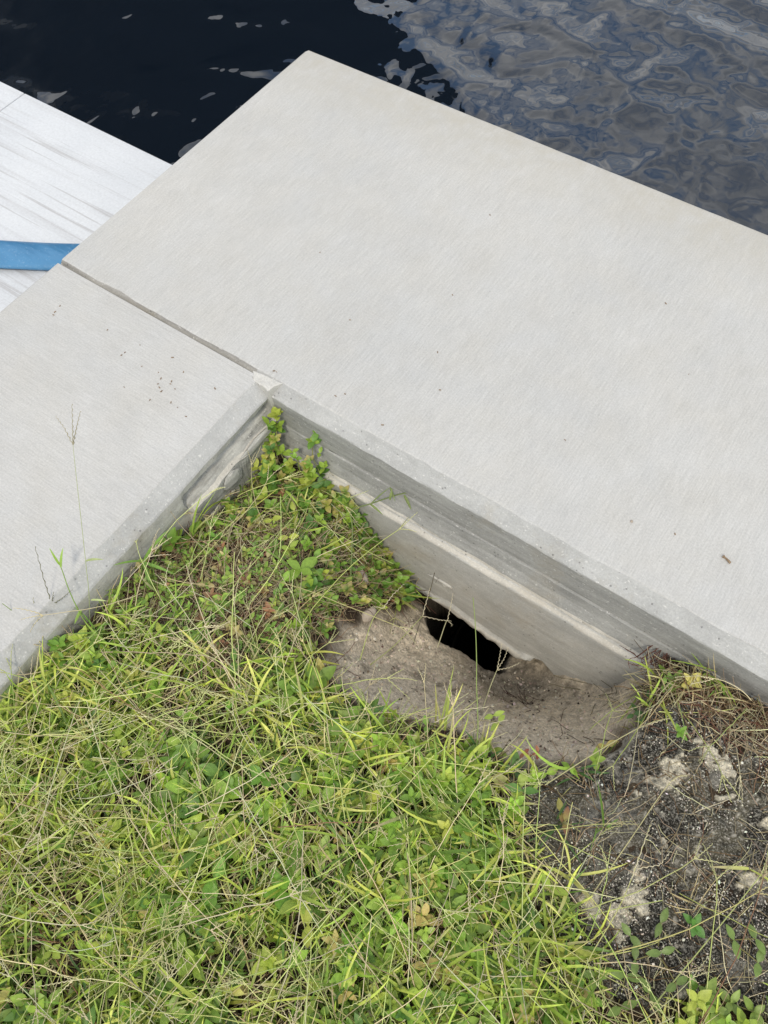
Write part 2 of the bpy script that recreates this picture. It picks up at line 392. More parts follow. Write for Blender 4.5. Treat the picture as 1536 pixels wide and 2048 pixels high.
# ------------------------------------------------------------------ seawall caps (lofted sections)
def loft(name, stations, prof, axis, mats, seg_mat, parent, wob, origin, shade=None):
    """prof(s) -> ring of (a, z); axis 0: the section runs along x, axis 1: along y"""
    rings = []
    for s in stations:
        r = np.array(prof(s), float); p = np.zeros((len(r), 3))
        p[:, axis] = s; p[:, 1 - axis] = r[:, 0]; p[:, 2] = r[:, 1]; rings.append(p)
    V = np.array(rings); n, m, _ = V.shape
    wob(V)
    fs = []; fm = []
    for j in range(m):
        k = (j + 1) % m
        i = np.arange(n - 1)
        q = np.stack([i * m + j, i * m + k, (i + 1) * m + k, (i + 1) * m + j], 1)
        if axis == 1: q = q[:, ::-1]
        fs += [tuple(t) for t in q]; fm += [seg_mat[j]] * (n - 1)
    e0 = tuple(range(m)); e1 = tuple(range((n - 1) * m, n * m))
    fs.append(e0[::-1] if axis == 0 else e0); fs.append(e1 if axis == 0 else e1[::-1]); fm += [seg_mat[0]] * 2
    return mesh_obj(name, V.reshape(-1, 3), fs, mats, parent, smooth=False, fmat=fm, origin=origin)

CH = .0255
def ring_main(s):
    crack = .006 * sstep(-.66, -.5, s) * (1 - sstep(.25, .4, s))
    return [(1.555, -.26), (1.56, -.255), (1.56, -.004), (1.5575, -.0012), (1.554, 0), (1.50, 0), (1.2, 0), (.9, 0), (.70, 0), (.6665, 0), (.6635, -.0012),
            (.639, -CH), (.6375, -CH - .003), (.638, -.104), (.638 + crack, -.1065), (.6355, -.109), (.631, -.135), (.6215, -.160), (.619, -.165), (.630, -.172), (.70, -.26)]
seg = [1, 1, 1, 0, 0, 0, 0, 0, 0, 0, 2, 2, 1, 1, 1, 1, 1, 3, 3, 1, 1]
st = np.concatenate([[-1.357, -1.352], np.arange(-1.34, 1.1, .008), np.arange(1.15, 6, .25), [8, 12, 20, 40, 60]])
def wob_main(V):
    n, m, _ = V.shape; x = V[:, :, 0]
    for j, a in ((9, .0018), (10, .0026), (11, .0020), (12, .0014), (14, .0018), (15, .0016), (16, .002), (17, .0028), (18, .0030)):
        V[:, j, 1] += a * fbm(x[:, j], x[:, j] * 0 + j, 24, 4, 40 + j // 2) * 1.3
    for j, a in ((11, .0012), (12, .0012), (14, .003), (15, .003), (17, .003), (18, .003)):
        V[:, j, 2] += a * fbm(x[:, j], x[:, j] * 0 + 3.3, 16, 4, 60 + j // 2)
    for j, a in ((3, .0008), (4, .0012)):
        V[:, j, 1] += a * fbm(x[:, j], x[:, j] * 0, 20, 3, 80)
    # rounded outer corner
    V[0, 2:6, 1] -= np.array([.010, .010, .009, .0]); V[0, 4:11, 0] += .003
O_main = (-.3, 1.1, 0)
cap_main = empty('seawall_cap', O_main, 'wide pale concrete cap slab ending in a square corner above the dark water', 'seawall slab')
M_crack = mat_formed('crack_dirt', 0, (0.075, 0.07, 0.06), 0.2)
M_joint = mat_formed('joint_concrete', 0, (0.29, 0.28, 0.26), 0.30)
sl_o = loft('slab', st, ring_main, 0, [M_top_main, M_form_x, M_cham, M_lip, M_joint, M_crack], seg, cap_main, wob_main, O_main)
for p_ in sl_o.data.polygons:
    j_ = p_.index // (len(st) - 1); x_ = p_.center.x + O_main[0]
    if j_ == 13 and -.62 < x_ < .30 and vnoise(np.array([x_ * 9.0]), np.array([3.5]), 8)[0] > .22: p_.material_index = 5
    if p_.material_index in (1, 2) and p_.center.x + O_main[0] < -.80 and p_.center.y + O_main[1] < .67: p_.material_index = 4

XO = -.789
def ring_side(s):
    r = sstep(.365, .378, s)                       # beyond the break the formed face is recessed
    lo = [(-.7615, -.055), (-.7605, -.075), (-.760, -.10), (-.760, -.13), (-.759, -.16), (-.759, -.34)]
    hi = [(-.766, -.050), (-.782, -.070), (-.757, -.090), (-.7485, -.098), (-.7495, -.150), (-.743, -.34)]
    mid = [(a[0] * (1 - r) + b[0] * r, a[1] * (1 - r) + b[1] * r) for a, b in zip(lo, hi)]
    return [(-1.352, -.26), (-1.357, -.255), (-1.357, -.004), (-1.3545, -.0012), (-1.351, 0), (-1.25, 0), (-1.0, 0), (-.80, 0), (XO - .0005, 0), (XO + .001, -.0012),
            (-.7635, -.0265), (-.7612, -.0305)] + mid + [(-.90, -.34)]
segs = [1, 1, 1, 0, 0, 0, 0, 0, 0, 2, 2, 4, 1, 1, 3, 1, 1, 1, 1]
sty = np.concatenate([[-60, -30, -12, -6, -4], np.arange(-3, -.6, .2), np.arange(-.6, .634, .006), [.636, .640]])
def wob_side(V):
    n, m, _ = V.shape; y = V[:, :, 1]
    br = sstep(.365, .378, y[:, 0])
    for j, a in ((8, .0018), (9, .0024), (10, .0032), (11, .0026)):
        V[:, j, 0] += a * fbm(y[:, j], y[:, j] * 0 + j // 2, 22, 4, 140 + j // 2) * 1.3
    for j in range(12, 18):
        V[:, j, 0] += (.0012 + .0042 * br) * fbm(y[:, j], V[:, j, 2] * 1.0, 30, 4, 150)
    for j in (13, 14, 15):
        V[:, j, 2] += .006 * br * fbm(y[:, j], y[:, j] * 0 + 2.2, 16, 4, 160)
O_side = (-1.07, 0, 0)
cap_side = empty('seawall_cap', O_side, 'narrower concrete cap slab beside the white dock, broomed lengthwise', 'seawall slab')
loft('slab', sty, ring_side, 1, [M_top_side, M_form_y, M_cham, M_lip, M_patch], segs, cap_side, wob_side, O_side)
# end of the side slab: a plain filler block that carries it to the joint, behind the mortar corner
def ring_join(s):
    return [(-1.352, -.26), (-1.357, -.255), (-1.357, -.004), (-1.3545, -.0012), (-1.351, 0), (-1.0, 0), (-.8, 0), (-.7975, -.002), (-.7955, -.2), (-.9, -.26)]
loft('joint_end', np.array([.6402, .6445, .6480, .6505]), ring_join, 1, [M_top_side, M_form_y], [1, 1, 1, 0, 0, 0, 0, 1, 1, 1], cap_side, lambda V: None, O_side)

# outer retaining walls under the caps, down into the water
def box(x0, x1, y0, y1, z0, z1):
    v = [(x0,y0,z0),(x1,y0,z0),(x1,y1,z0),(x0,y1,z0),(x0,y0,z1),(x1,y0,z1),(x1,y1,z1),(x0,y1,z1)]
    f = [(0,3,2,1),(4,5,6,7),(0,1,5,4),(1,2,6,5),(2,3,7,6),(3,0,4,7)]
    return v, f
def boxes(name, L, mat, parent=None, origin=None, bevel=0.0):
    V = []; F = []
    for b in L:
        v, f = box(*b); k = len(V); V += v; F += [tuple(i + k for i in q) for q in f]
    o = mesh_obj(name, V, F, mat, parent, smooth=False, origin=origin)
    if bevel:
        bm = o.modifiers.new('edge', 'BEVEL'); bm.width = bevel; bm.segments = 2
    return o
boxes('retaining_wall', [(-1.29 + 2.44 * i, -1.29 + 2.44 * i + 2.43, 1.40, 1.50, -3.5, -.262) for i in range(24)], M_form_x, cap_main, O_main)
boxes('retaining_wall', [(-1.30, -1.292, -60, 1.49, -3.5, -.262)], M_form_y, cap_side, O_side)

# lower panel under the main cap, broken along its bottom edge
def on_face(px, py, Y):
    q = ROT @ _d(px, py); t = Y / q[1]; return (q[0] * t, CAM_H + q[2] * t)
px_b = [(-.80,-.34),(-.60,-.36),(-.50,-.40)] + [on_face(*q, .594) for q in [(790,1150),(830,1176),(855,1191),(907,1227),(939,1252),(969,1273),(999,1293),(1031,1316),(1058,1320),(1080,1328)]] + [on_face(1105, 1350, .60), (.0,-.47),(.16,-.47)]
px_old = [(-.80,-.34),(-.60,-.36),(-.50,-.40),(-.42,-.435),(-.365,-.452),(-.30,-.480),(-.235,-.515),(-.17,-.522),(-.13,-.500),(-.09,-.462),(-.04,-.455),(.03,-.45),(.16,-.45)]
bx = np.array([p[0] for p in px_b]); bz = np.array([p[1] for p in px_b])
sx = np.arange(-.765, .16, .005); rows = 60; XL = (on_face(850, 1191, .594)[0], on_face(1062, 1320, .594)[0])
V = np.zeros((len(sx), rows + 5, 3))
for i, x in enumerate(sx):
    zb = np.interp(x, bx, bz) + .0025 * fbm(np.array([x]), np.array([.5]), 40, 3, 200)[0]
    zt = -.169 + .0035 * fbm(np.array([x]), np.array([.1]), 18, 4, 201)[0]
    t = np.linspace(0, 1, rows); z = zt + (zb - zt) * t
    y = .6065 - .004 * t + .0015 * fbm(np.full(rows, x), z, 9, 4, 202)
    lw_ = .020 * sstep(XL[0], XL[0] + .06, x) * (1 - sstep(XL[1] - .03, XL[1], x)) + .0005
    frac = sstep(-lw_ * 1.1, -lw_ * .8, zb - z)* (x < XL[1])
    y = y - .009 * frac - .0035 * frac * fbm(np.full(rows, x), z, 60, 3, 203)
    y[0] += .002
    V[i, 2:2 + rows] = np.stack([np.full(rows, x), y, z], 1)
    V[i, 1] = (x, .616, zt + .002); V[i, 0] = (x, .66, zt + .002)
    V[i, rows + 2] = (x, .615, zb - .004); V[i, rows + 3] = (x, .66, zb - .0); V[i, rows + 4] = (x, .70, zb + .01)
F = grid_faces(len(sx), rows + 5)[:, ::-1]
fm = np.zeros((len(sx) - 1, rows + 4), int)
fm[:, 1:3] = 1
xs_mid = (sx[:-1] + sx[1:]) / 2
for i, x in enumerate(xs_mid):
    zrow = V[i, :, 2]; zb = zrow[rows + 1]
    if -.39 < x: fm[i, 2:rows + 4] = np.where(zrow[2:rows + 4] < zb + .020 * sstep(XL[0], XL[0] + .06, x) * (1 - sstep(XL[1] - .03, XL[1], x)), 1, 0); fm[i, 2] = 1 if vnoise(np.array([x * 14.0]), np.array([.5]), 5)[0] > .3 else 0
F = np.ascontiguousarray(F)
panel = mesh_obj('lower_panel', V.reshape(-1, 3), F, [M_panel, M_lip], cap_main, smooth=True, fmat=fm.ravel(), origin=O_main)
tag(panel, 'grey lower face panel broken away along its bottom edge above the black hollow')
boxes('footing', [(-.78, -.48, .70, .74, -1.4, -.265), (.10, 1.5, .72, .76, -1.4, -.265), (.16, 60, .64, .70, -.8, -.20)], M_panel, cap_main, O_main)

# mortar lumps
def lump(name, c, r, seed, mat, parent=None, origin=None, flat=1.0, n=22, rough=.25, tilt=0.0, label=None):
    u = np.linspace(0, math.pi, n); v = np.linspace(0, 2 * math.pi, n * 2 + 1)
    U_, V_ = np.meshgrid(u, v[:-1], indexing='ij')
    p = np.stack([np.sin(U_) * np.cos(V_), np.sin(U_) * np.sin(V_), np.cos(U_)], -1)
    k = 1 + rough * fbm(p[..., 0] * 1.0 + p[..., 2] * .7 + seed, p[..., 1] + seed * 1.7 + p[..., 2] * .4, 1.6, 4, seed)
    k[0, :] = k[0, 0]; k[-1, :] = k[-1, 0]
    p = p * k[..., None] * np.array(r)
    ct, stt = math.cos(tilt), math.sin(tilt)
    p = np.stack([p[..., 0] * ct - p[..., 1] * stt, p[..., 0] * stt + p[..., 1] * ct, p[..., 2]], -1) + np.array(c)
    m = len(v) - 1; F = []
    for i in range(n - 1):
        for j in range(m):
            a = i * m + j; b = i * m + (j + 1) % m
            F.append((a, a + m, b + m, b))
    o = mesh_obj(name, p.reshape(-1, 3), F, mat, parent, smooth=True, origin=origin)
    return o
def slabby(name, outline, ztop, zbot, mat, parent, origin, seed=1, amp=.002):
    "small irregular block from a plan outline"
    P0 = np.array(outline, float); n = len(P0); R_ = 6
    c = P0.mean(0); V = []; F = []
    for k in range(4 * n):
        i = k // 4; t = (k % 4) / 4; q = P0[i] * (1 - t) + P0[(i + 1) % n] * t
        for r in range(R_):
            f = r / (R_ - 1); p = c + (q - c) * (0.15 + .85 * f)
            z = ztop + amp * fbm(np.array([p[0]]), np.array([p[1]]), 60, 4, seed)[0] * 1.5 - (.0015 if r == R_ - 1 else 0)
            V.append((p[0], p[1], z))
        V.append((q[0], q[1], zbot))
    m = R_ + 1; K = 4 * n
    for k in range(K):
        for r in range(m - 1):
            a = k * m + r; b = ((k + 1) % K) * m + r; F.append((a, a + 1, b + 1, b))
    V.append((c[0], c[1], ztop)); ci = len(V) - 1
    for k in range(K): F.append((ci, k * m, ((k + 1) % K) * m))
    return mesh_obj(name, V, F, mat, parent, smooth=False, origin=origin)
cp = [at(506,741,0)[:2], at(530,750,0)[:2], at(566,766,0)[:2], at(552,778,-.01)[:2], at(540,800,-.03)[:2], at(530,790,-.03)[:2], at(520,775,-.01)[:2], at(507,760,0)[:2]]
pt = slabby('mortar_patch', cp, .0012, -.10, M_patch, cap_main, O_main, 3, .0016)
tag(pt, 'rough whitish mortar plugging the inner corner')
lump('mortar_blob', (-.7485, .485, -.125), (.0045, .030, .026), 5, M_form_y, cap_side, O_side, rough=.35)
lump('mortar_blob', (-.7500, .575, -.100), (.006, .055, .012), 9, M_form_y, cap_side, O_side, rough=.35)
lump('mortar_blob', (-.7475, .43, -.16), (.004, .045, .010), 12, M_lip, cap_side, O_side, rough=.5)

q_ = on_face(872, 1158, .603); mk = lump('mortar_blob', (q_[0] + .012, .6035, q_[1]), (.026, .0022, .006), 21, M_patch, cap_main, O_main, rough=.7, tilt=0)
mk2 = lump('mortar_blob', (q_[0] + .022, .6035, q_[1] - .006), (.007, .003, .007), 22, M_patch, cap_main, O_main, rough=.5)
# ------------------------------------------------------------------ floating dock
DZ = -.30
N = NT('white_deck'); P = geo_pos(N)
st1 = N.noise(P, 4, 4, 0.6, (0.35, 10, 1)); st2_ = N.noise(P, 1.6, 4, 0.6, (0.7, 9, 1)); fn = N.noise(P, 130, 4, 0.7)
c = N.ramp(N.noise(P, 3, 4), [(0.3, (0.52, 0.54, 0.565)), (0.7, (0.60, 0.615, 0.635))])
c = N.mix(N.ramp(st1, [(0.50, 0.0), (0.68, 0.40)]), c, (0.42, 0.42, 0.43))
c = N.mix(N.ramp(N.noise(P, 5, 4, 0.6, (0.22, 11, 1)), [(0.56, 0.0), (0.64, 0.6)]), c, (0.34, 0.33, 0.33))
c = N.mix(N.ramp(st2_, [(0.55, 0.0), (0.75, 0.45)]), c, (0.52, 0.53, 0.58))
c = N.mix(1.0, c, N.ramp(fn, [(0.3, 0.90), (0.7, 1.06)]), 'MULTIPLY')
M_deck = N.done(N.bsdf(c, 0.75, N.bump(fn, 0.4, 0.0012), 0.3))
N = NT('dock_float'); M_float = N.done(N.bsdf((0.03, 0.03, 0.035), 0.5))
O_d = (-3, 0, DZ)
dock = empty('floating_dock', O_d, 'white weathered dock deck with grey streaks, lower than the cap slab', 'dock')
xe = at(0, 218, DZ); xe2 = at(48, 190, DZ); xseam = (xe[0] + xe2[0]) / 2; ye = at(200, 259, DZ)[1]
edges_x = [-1.405, xseam + .0015]
while edges_x[-1] > -9: edges_x.append(edges_x[-1] - 1.22)
for i in range(len(edges_x) - 1):
    x1 = edges_x[i] if i == 0 else edges_x[i] - .0035; x0 = edges_x[i + 1]
    boxes('deck_board', [(x0, x1, -14, ye, DZ - .05, DZ)], M_deck, dock, O_d, 0.003)
boxes('frame', [(-9.3, -1.42, ye - .10, ye - .02, DZ - .20, DZ - .052), (-9.3, -1.42, -13.9, -13.8, DZ - .20, DZ - .052), (-1.50, -1.42, -13.8, ye - .10, DZ - .20, DZ - .052)], M_deck, dock, O_d)
boxes('float', [(-9.2, -1.55, -13.7, ye - .15, WZ - .3, DZ - .21)], M_float, dock, O_d)

# blue lay-flat hose across the dock
N = NT('blue_hose'); P = geo_pos(N)
c = N.ramp(N.noise(P, 5, 4, 0.6, (1, 3, 1)), [(0.3, (0.035, 0.15, 0.30)), (0.7, (0.07, 0.22, 0.40))])
c = N.mix(N.ramp(N.noise(P, 150, 3), [(0.6, 0.0), (0.75, 0.25)]), c, (0.45, 0.58, 0.70))
M_hose = N.done(N.bsdf(c, 0.36, N.bump(N.noise(P, 7, 3, 0.6, (1, 6, 1)), 0.5, 0.010), 0.5))
a0 = (at(0, 480, DZ + .02) + at(0, 538, DZ + .01)) / 2; a1 = (at(155, 487, DZ + .02) + at(92, 541, DZ + .01)) / 2
hd = (a1 - a0)[:2]; hd /= np.linalg.norm(hd); hn = np.array([-hd[1], hd[0]])
b0 = at(0, 480, DZ + .016)[:2]; b1_ = at(0, 538, DZ + .006)[:2]; HW = abs(np.dot(b0 - b1_, hn)) / 2
K = 170; ts = np.linspace(-4.0, .46, K); m = 20
V = []
for i, t in enumerate(ts):
    s = (-ts[0] + ts[-1]) * 0
    c2 = a0[:2] + hd * t + hn * (.012 * math.sin(t * 1.7 + .2) * min(1, abs(t) * .6) + .10 * max(0, -t - .6) ** 1.5)
    for j in range(m):
        a = 2 * math.pi * j / m
        w_ = HW * math.copysign(abs(math.cos(a)) ** .8, math.cos(a))
        h_ = (.0125 + .0020 * math.sin(t * 9)) * math.copysign(abs(math.sin(a)) ** .8, math.sin(a)) + .0025 * math.sin(t * 14 + w_ * 60) * (math.sin(a) > 0)
        V.append((c2[0] + hn[0] * w_, c2[1] + hn[1] * w_, DZ + .0150 + h_))
F = []
for i in range(K - 1):
    for j in range(m):
        F.append((i * m + j, i * m + (j + 1) % m, (i + 1) * m + (j + 1) % m, (i + 1) * m + j))
F.append(tuple(range(m))[::-1]); F.append(tuple(range((K - 1) * m, K * m)))
hose = mesh_obj('flat_hose', V, F, M_hose, smooth=True, origin=(float(a0[0]), float(a0[1]), DZ))
tag(hose, 'bright blue flat hose lying across the white dock', 'hose')

# ------------------------------------------------------------------ unseen boat, added to darken the water reflection at upper left
N = NT('added_hull_navy'); P = geo_pos(N)
M_hull = N.done(N.bsdf((0.006, 0.010, 0.018), 0.35, None, 0.25))
N = NT('added_boat_deck'); M_bdeck = N.done(N.bsdf((0.02, 0.022, 0.026), 0.5))
N = NT('added_boat_glass'); M_glass = N.done(N.bsdf((0.01, 0.012, 0.015), 0.08))
HULL = dict(bow=(-3.75, 5.9), L=15.0, B=4.4, H=3.1)
bo = (HULL['bow'][0], HULL['bow'][1], WZ)
boat = empty('added_boat', bo, 'added dark navy boat out of view, placed to darken the water reflection', 'boat')
nS, nR = 60, 14; V = []
for i in range(nS):
    t = i / (nS - 1); x = -HULL['L'] * t
    half = HULL['B'] / 2 * (1 - (1 - min(1, t / .30)) ** 2.4) + .02
    sheer = HULL['H'] * (1 - .18 * min(1, t * 1.5))
    for side in (1, -1):
        for r in range(nR):
            f = r / (nR - 1); z = -.5 + (sheer + .5) * f
            rake = (1 - f) * 1.0 * (1 - min(1, t / .3))
            yy = side * half * (.55 + .45 * f ** .6)
            V.append((x - rake, yy, z))
V = np.array(V).reshape(nS, 2, nR, 3)
Vf = V.reshape(-1, 3) + np.array(bo); F = []
idx = lambda i, s, r: (i * 2 + s) * nR + r
for i in range(nS - 1):
    for r in range(nR - 1):
        F.append((idx(i,0,r), idx(i,0,r+1), idx(i+1,0,r+1), idx(i+1,0,r)))
        F.append((idx(i,1,r), idx(i+1,1,r), idx(i+1,1,r+1), idx(i,1,r+1)))
    F.append((idx(i,0,nR-1), idx(i,1,nR-1), idx(i+1,1,nR-1), idx(i+1,0,nR-1)))
for r in range(nR - 1):
    F.append((idx(nS-1,0,r), idx(nS-1,0,r+1), idx(nS-1,1,r+1), idx(nS-1,1,r)))
    F.append((idx(0,0,r), idx(0,1,r), idx(0,1,r+1), idx(0,0,r+1)))
mesh_obj('added_hull', Vf, F, M_hull, boat, smooth=False, origin=bo)
boxes('added_cabin', [(bo[0] - 12, bo[0] - 3.2, bo[1] - 1.7, bo[1] + 1.7, WZ + 2.6, WZ + 5.0)], M_bdeck, boat, bo, .15)
boxes('added_cabin_window', [(bo[0] - 11, bo[0] - 4.0, bo[1] - 1.72, bo[1] - 1.702, WZ + 3.6, WZ + 4.5)], M_glass, boat, bo)

# ------------------------------------------------------------------ exposed crusted rock
rx = np.arange(-.02, 1.0, .0026); ry = np.arange(-.10, .64, .0026)
RX, RY = np.meshgrid(rx, ry, indexing='ij')
rs = sdf(RX, RY, ROCK) + .012 * fbm(RX, RY, 16, 4, 300) + .005 * fbm(RX, RY, 70, 3, 301)
base = gz(RX, RY, False)
flat = np.maximum(base, -.105)
ins = sstep(.004, -.010, rs)
nz = fbm(RX, RY, 18, 5, 302); nf = fbm(RX, RY, 85, 4, 303); lum = np.abs(fbm(RX, RY, 40, 3, 304))
ztop = flat + .006 + .012 * nz + .008 * nf + .008 * lum * 1.5 + .003 * fbm(RX, RY, 170, 2, 320)
blobs = [(1250,1790,44,24),(1265,1750,26,16),(1225,1830,36,30),(1275,1830,30,22),(1240,1870,22,24),(1330,1545,34,26),(1300,1560,22,16),(1270,1590,18,15),(1408,1520,30,22),(1440,1545,26,18),(1385,1490,18,14),(1495,1760,30,24),(1530,1650,26,34),(1435,1605,16,14),(1170,1810,20,14),(1180,1830,20,14),(1385,1705,15,11),(1328,1690,13,10),(1275,1838,16,14)]
bl = np.zeros_like(RX); WX = .022 * fbm(RX, RY, 26, 4, 330); WY = .022 * fbm(RX, RY, 26, 4, 331)
for bxp, byp, bw, bh in blobs:
    p = at(bxp, byp, -.09); s_ = (bw * 1.0) / 1230
    bl = np.maximum(bl, np.exp(-(((RX + WX - p[0]) ** 2 + (RY + WY - p[1]) ** 2) / (s_ * s_ * .55)) ** 1.2))
bl = sstep(.43, .50, bl * .62 + .62 * fbm(RX, RY, 34, 6, 305, .68) + .12)
ztop = ztop + bl * (.006 + .004 * np.abs(fbm(RX, RY, 110, 3, 321)))
rimm = sstep(-.030, -.008, rs) * sstep(-.14, -.12, -np.abs(sdf(RX, RY, SAND)))
zz = flat * 0 + (ztop * ins + (np.minimum(base, flat) - .03) * (1 - ins))
zz = np.where(rs > .006, zz - .04, zz)
k1 = sstep(.0, .22, fbm(RX, RY, 16, 5, 306))[..., None]; k2 = fbm(RX, RY, 95, 3, 307)[..., None]; k3 = fbm(RX, RY, 45, 4, 308)[..., None]
blk = np.array([.034, .031, .025]) * (1 + .4 * k2); olv = np.array([.105, .095, .068]) * (1 + .4 * k3)
rc_ = blk * (1 - k1) + olv * k1
gry = sstep(.12, .5, fbm(RX, RY, 22, 5, 309) + .25 * fbm(RX, RY, 130, 2, 310))[..., None]
rc_ = rc_ * (1 - .75 * gry) + np.array([.21, .20, .175]) * .75 * gry
spk = sstep(.42, .50, fbm(RX, RY, 130, 2, 311))[..., None] * sstep(-.2, .3, k3)
rc_ = rc_ * (1 - spk) + np.array([.46, .43, .36]) * spk
rc_ = rc_ * (1 - bl[..., None]) + np.array([.66, .60, .46]) * (1 + .25 * k2) * bl[..., None]
nearsand = sstep(.035, .0, sdf(RX, RY, SAND))[..., None] * sstep(-.02, -.004, rs)[..., None]
rc_ = rc_ * (1 - nearsand) + np.array([.46, .42, .35]) * nearsand
rkf = grid_faces(len(rx), len(ry))
okm = (rs < .014).ravel()
rkf = rkf[okm[rkf].all(1)]
used = np.unique(rkf); remap = np.full(RX.size, -1); remap[used] = np.arange(len(used))
vv = np.stack([RX, RY, zz], -1).reshape(-1, 3)[used]
O_r = (float(at(1300, 1700, -.09)[0]), float(at(1300, 1700, -.09)[1]), -.09)
rock = mesh_obj('rock', vv, remap[rkf], M_rock, col=np.clip(rc_, .004, 1).reshape(-1, 3)[used], origin=O_r)
tag(rock, 'flat dark crusted rock with pale lime patches right of the sand hollow', 'rock')
def surf(x, y):
    z = gz(x, y); r = sdf(x, y, ROCK)
    return np.where(r < -.01, np.maximum(z, gz(x, y, False) + .010), z)

# ------------------------------------------------------------------ plant geometry
def ribbons(base, az, th0, th1, L, Wd, colA, colB, prof='blade', K=6, fold=.25, roll=None, sway=None):
    "flat leaves: base (n,3); th = angle from vertical at foot and tip; returns verts, faces, colours"
    n = len(base); t = np.linspace(0, 1, K)
    th = th0[:, None] + (th1 - th0)[:, None] * t[None]
    dl = L[:, None] / (K - 1)
    hx = np.concatenate([np.zeros((n, 1)), np.cumsum(np.sin(th[:, :-1]) * dl, 1)], 1)
    hz = np.concatenate([np.zeros((n, 1)), np.cumsum(np.cos(th[:, :-1]) * dl, 1)], 1)
    azt = az[:, None] + (sway[:, None] * t[None] if sway is not None else 0 * t[None])
    cx = base[:, None, 0] + hx * np.cos(azt); cy = base[:, None, 1] + hx * np.sin(azt); cz = base[:, None, 2] + hz
    if prof == 'blade': w = np.interp(t, [0, .12, .45, .8, 1], [.55, .9, 1, .55, .02])
    elif prof == 'leaf': w = np.interp(t, [0, .1, .3, .5, .75, .92, 1], [.12, .42, .92, 1.0, .68, .28, .03])
    else: w = np.interp(t, [0, 1], [1, .5])
    w = Wd[:, None] / 2 * w[None]
    sxv = -np.sin(azt); syv = np.cos(azt)
    if roll is None: roll = rng.normal(0, .35, n)
    cr = np.cos(roll)[:, None]; sr = np.sin(roll)[:, None]
    up = fold * w
    nx = -np.cos(th) * np.cos(azt); ny = -np.cos(th) * np.sin(azt); nz_ = np.sin(th)
    def side(s):
        ox = s * (sxv * cr * w + nx * sr * w) + nx * up; oy = s * (syv * cr * w + ny * sr * w) + ny * up; oz = s * nz_ * sr * w + nz_ * up
        return np.stack([cx + ox, cy + oy, cz + oz], -1)
    V = np.stack([side(1), np.stack([cx, cy, cz], -1), side(-1)], 2)      # n,K,3,3
    tt = t[None, :, None, None]
    C = colA[:, None, None, :] * (1 - tt) + colB[:, None, None, :] * tt
    C = np.broadcast_to(C, (n, K, 3, 3)).copy(); C[:, :, 1] *= 1.10
    f1 = grid_faces(K, 3)
    F = (f1[None] + (np.arange(n) * K * 3)[:, None, None]).reshape(-1, 4)
    return V.reshape(-1, 3), F, C.reshape(-1, 3)

def tubes(paths, radii, cols, sides=3):
    "paths (n,K,3), radii (n,K), cols (n,3)"
    n, K, _ = paths.shape
    T = np.gradient(paths, axis=1); T /= np.linalg.norm(T, axis=2, keepdims=True) + 1e-9
    ref = np.zeros_like(T); ref[..., 2] = 1; bad = np.abs(T[..., 2]) > .95; ref[bad] = (1, 0, 0)
    A = np.cross(T, ref); A /= np.linalg.norm(A, axis=2, keepdims=True) + 1e-9; B = np.cross(T, A)
    V = []
    for s in range(sides):
        a = 2 * math.pi * s / sides + .5
        V.append(paths + radii[..., None] * (A * math.cos(a) + B * math.sin(a)))
    V = np.stack(V, 2)
    F = []
    i = np.arange(K - 1)
    for s in range(sides):
        k = (s + 1) % sides
        F.append(np.stack([i * sides + s, i * sides + k, (i + 1) * sides + k, (i + 1) * sides + s], 1))
    f1 = np.concatenate(F)
    Fa = (f1[None] + (np.arange(n) * K * sides)[:, None, None]).reshape(-1, 4)
    C = np.broadcast_to(cols[:, None, None, :], (n, K, sides, 3))
    return V.reshape(-1, 3), Fa, C.reshape(-1, 3)

class Pile:
    def __init__(s): s.V = []; s.F = []; s.C = []; s.k = 0
    def add(s, vfc):
        v, f, c = vfc
        if len(v) == 0: return
        s.V.append(v); s.F.append(f + s.k); s.C.append(c); s.k += len(v)
    def build(s, name, mat, parent=None, origin=None, smooth=True):
        return mesh_obj(name, np.concatenate(s.V), np.concatenate(s.F), mat, parent, smooth=smooth, col=np.clip(np.concatenate(s.C), 0, 1), origin=origin)

def pick(pal, n, jit=.18):
    pal = np.array([p[:3] for p in pal]); 
    return pal
def colours(n, pal, jit=.15):
    w = np.array([p[0] for p in pal], float); w /= w.sum()
    C = np.array([p[1] for p in pal]); i = rng.choice(len(pal), n, p=w)
    c = C[i] * (1 + rng.normal(0, jit, (n, 1))) * (1 + rng.normal(0, .05, (n, 3)))
    return np.clip(c, .005, .9)

# where plants may stand
def scatter(n, dens, x0=-.76, x1=1.05, y0=-.85, y1=.632):
    out = []
    tot = 0
    while tot < n:
        x = rng.uniform(x0, x1, n); y = rng.uniform(y0, y1, n)
        k = rng.uniform(0, 1, n) < dens(x, y)
        out.append(np.stack([x[k], y[k]], 1)); tot += k.sum()
    return np.concatenate(out)[:n]
UPPER = [at(*p)[:2] for p in [(230,1180,-.1),(400,1050,-.15),(560,860,-.15),(700,980,-.2),(850,1190,-.4),(680,1270,-.15),(600,1380,-.1),(430,1360,-.09),(250,1260,-.09)]]
def d_base(x, y):
    s = sdf(x, y, SAND) + .03 * fbm(x, y, 16, 3, 400); r = sdf(x, y, ROCK) + .05 * fbm(x, y, 9, 3, 401); p = sdf(x, y, PIT)
    d = sstep(.0, .028, s) * sstep(.015, .03, p)
    d = d * (1 - .985 * sstep(.03, -.045, r))
    inview = (x > -.8) & (x < .62) & (y > -.5)
    d = d * np.where(inview, 1, .45)
    d = d * (y < np.where(x < .12, .600, .628)) * (x > -.752)
    d = d * np.where((y > .25) & (x > .22), .22, 1)
    return np.clip(d, 0, 1)
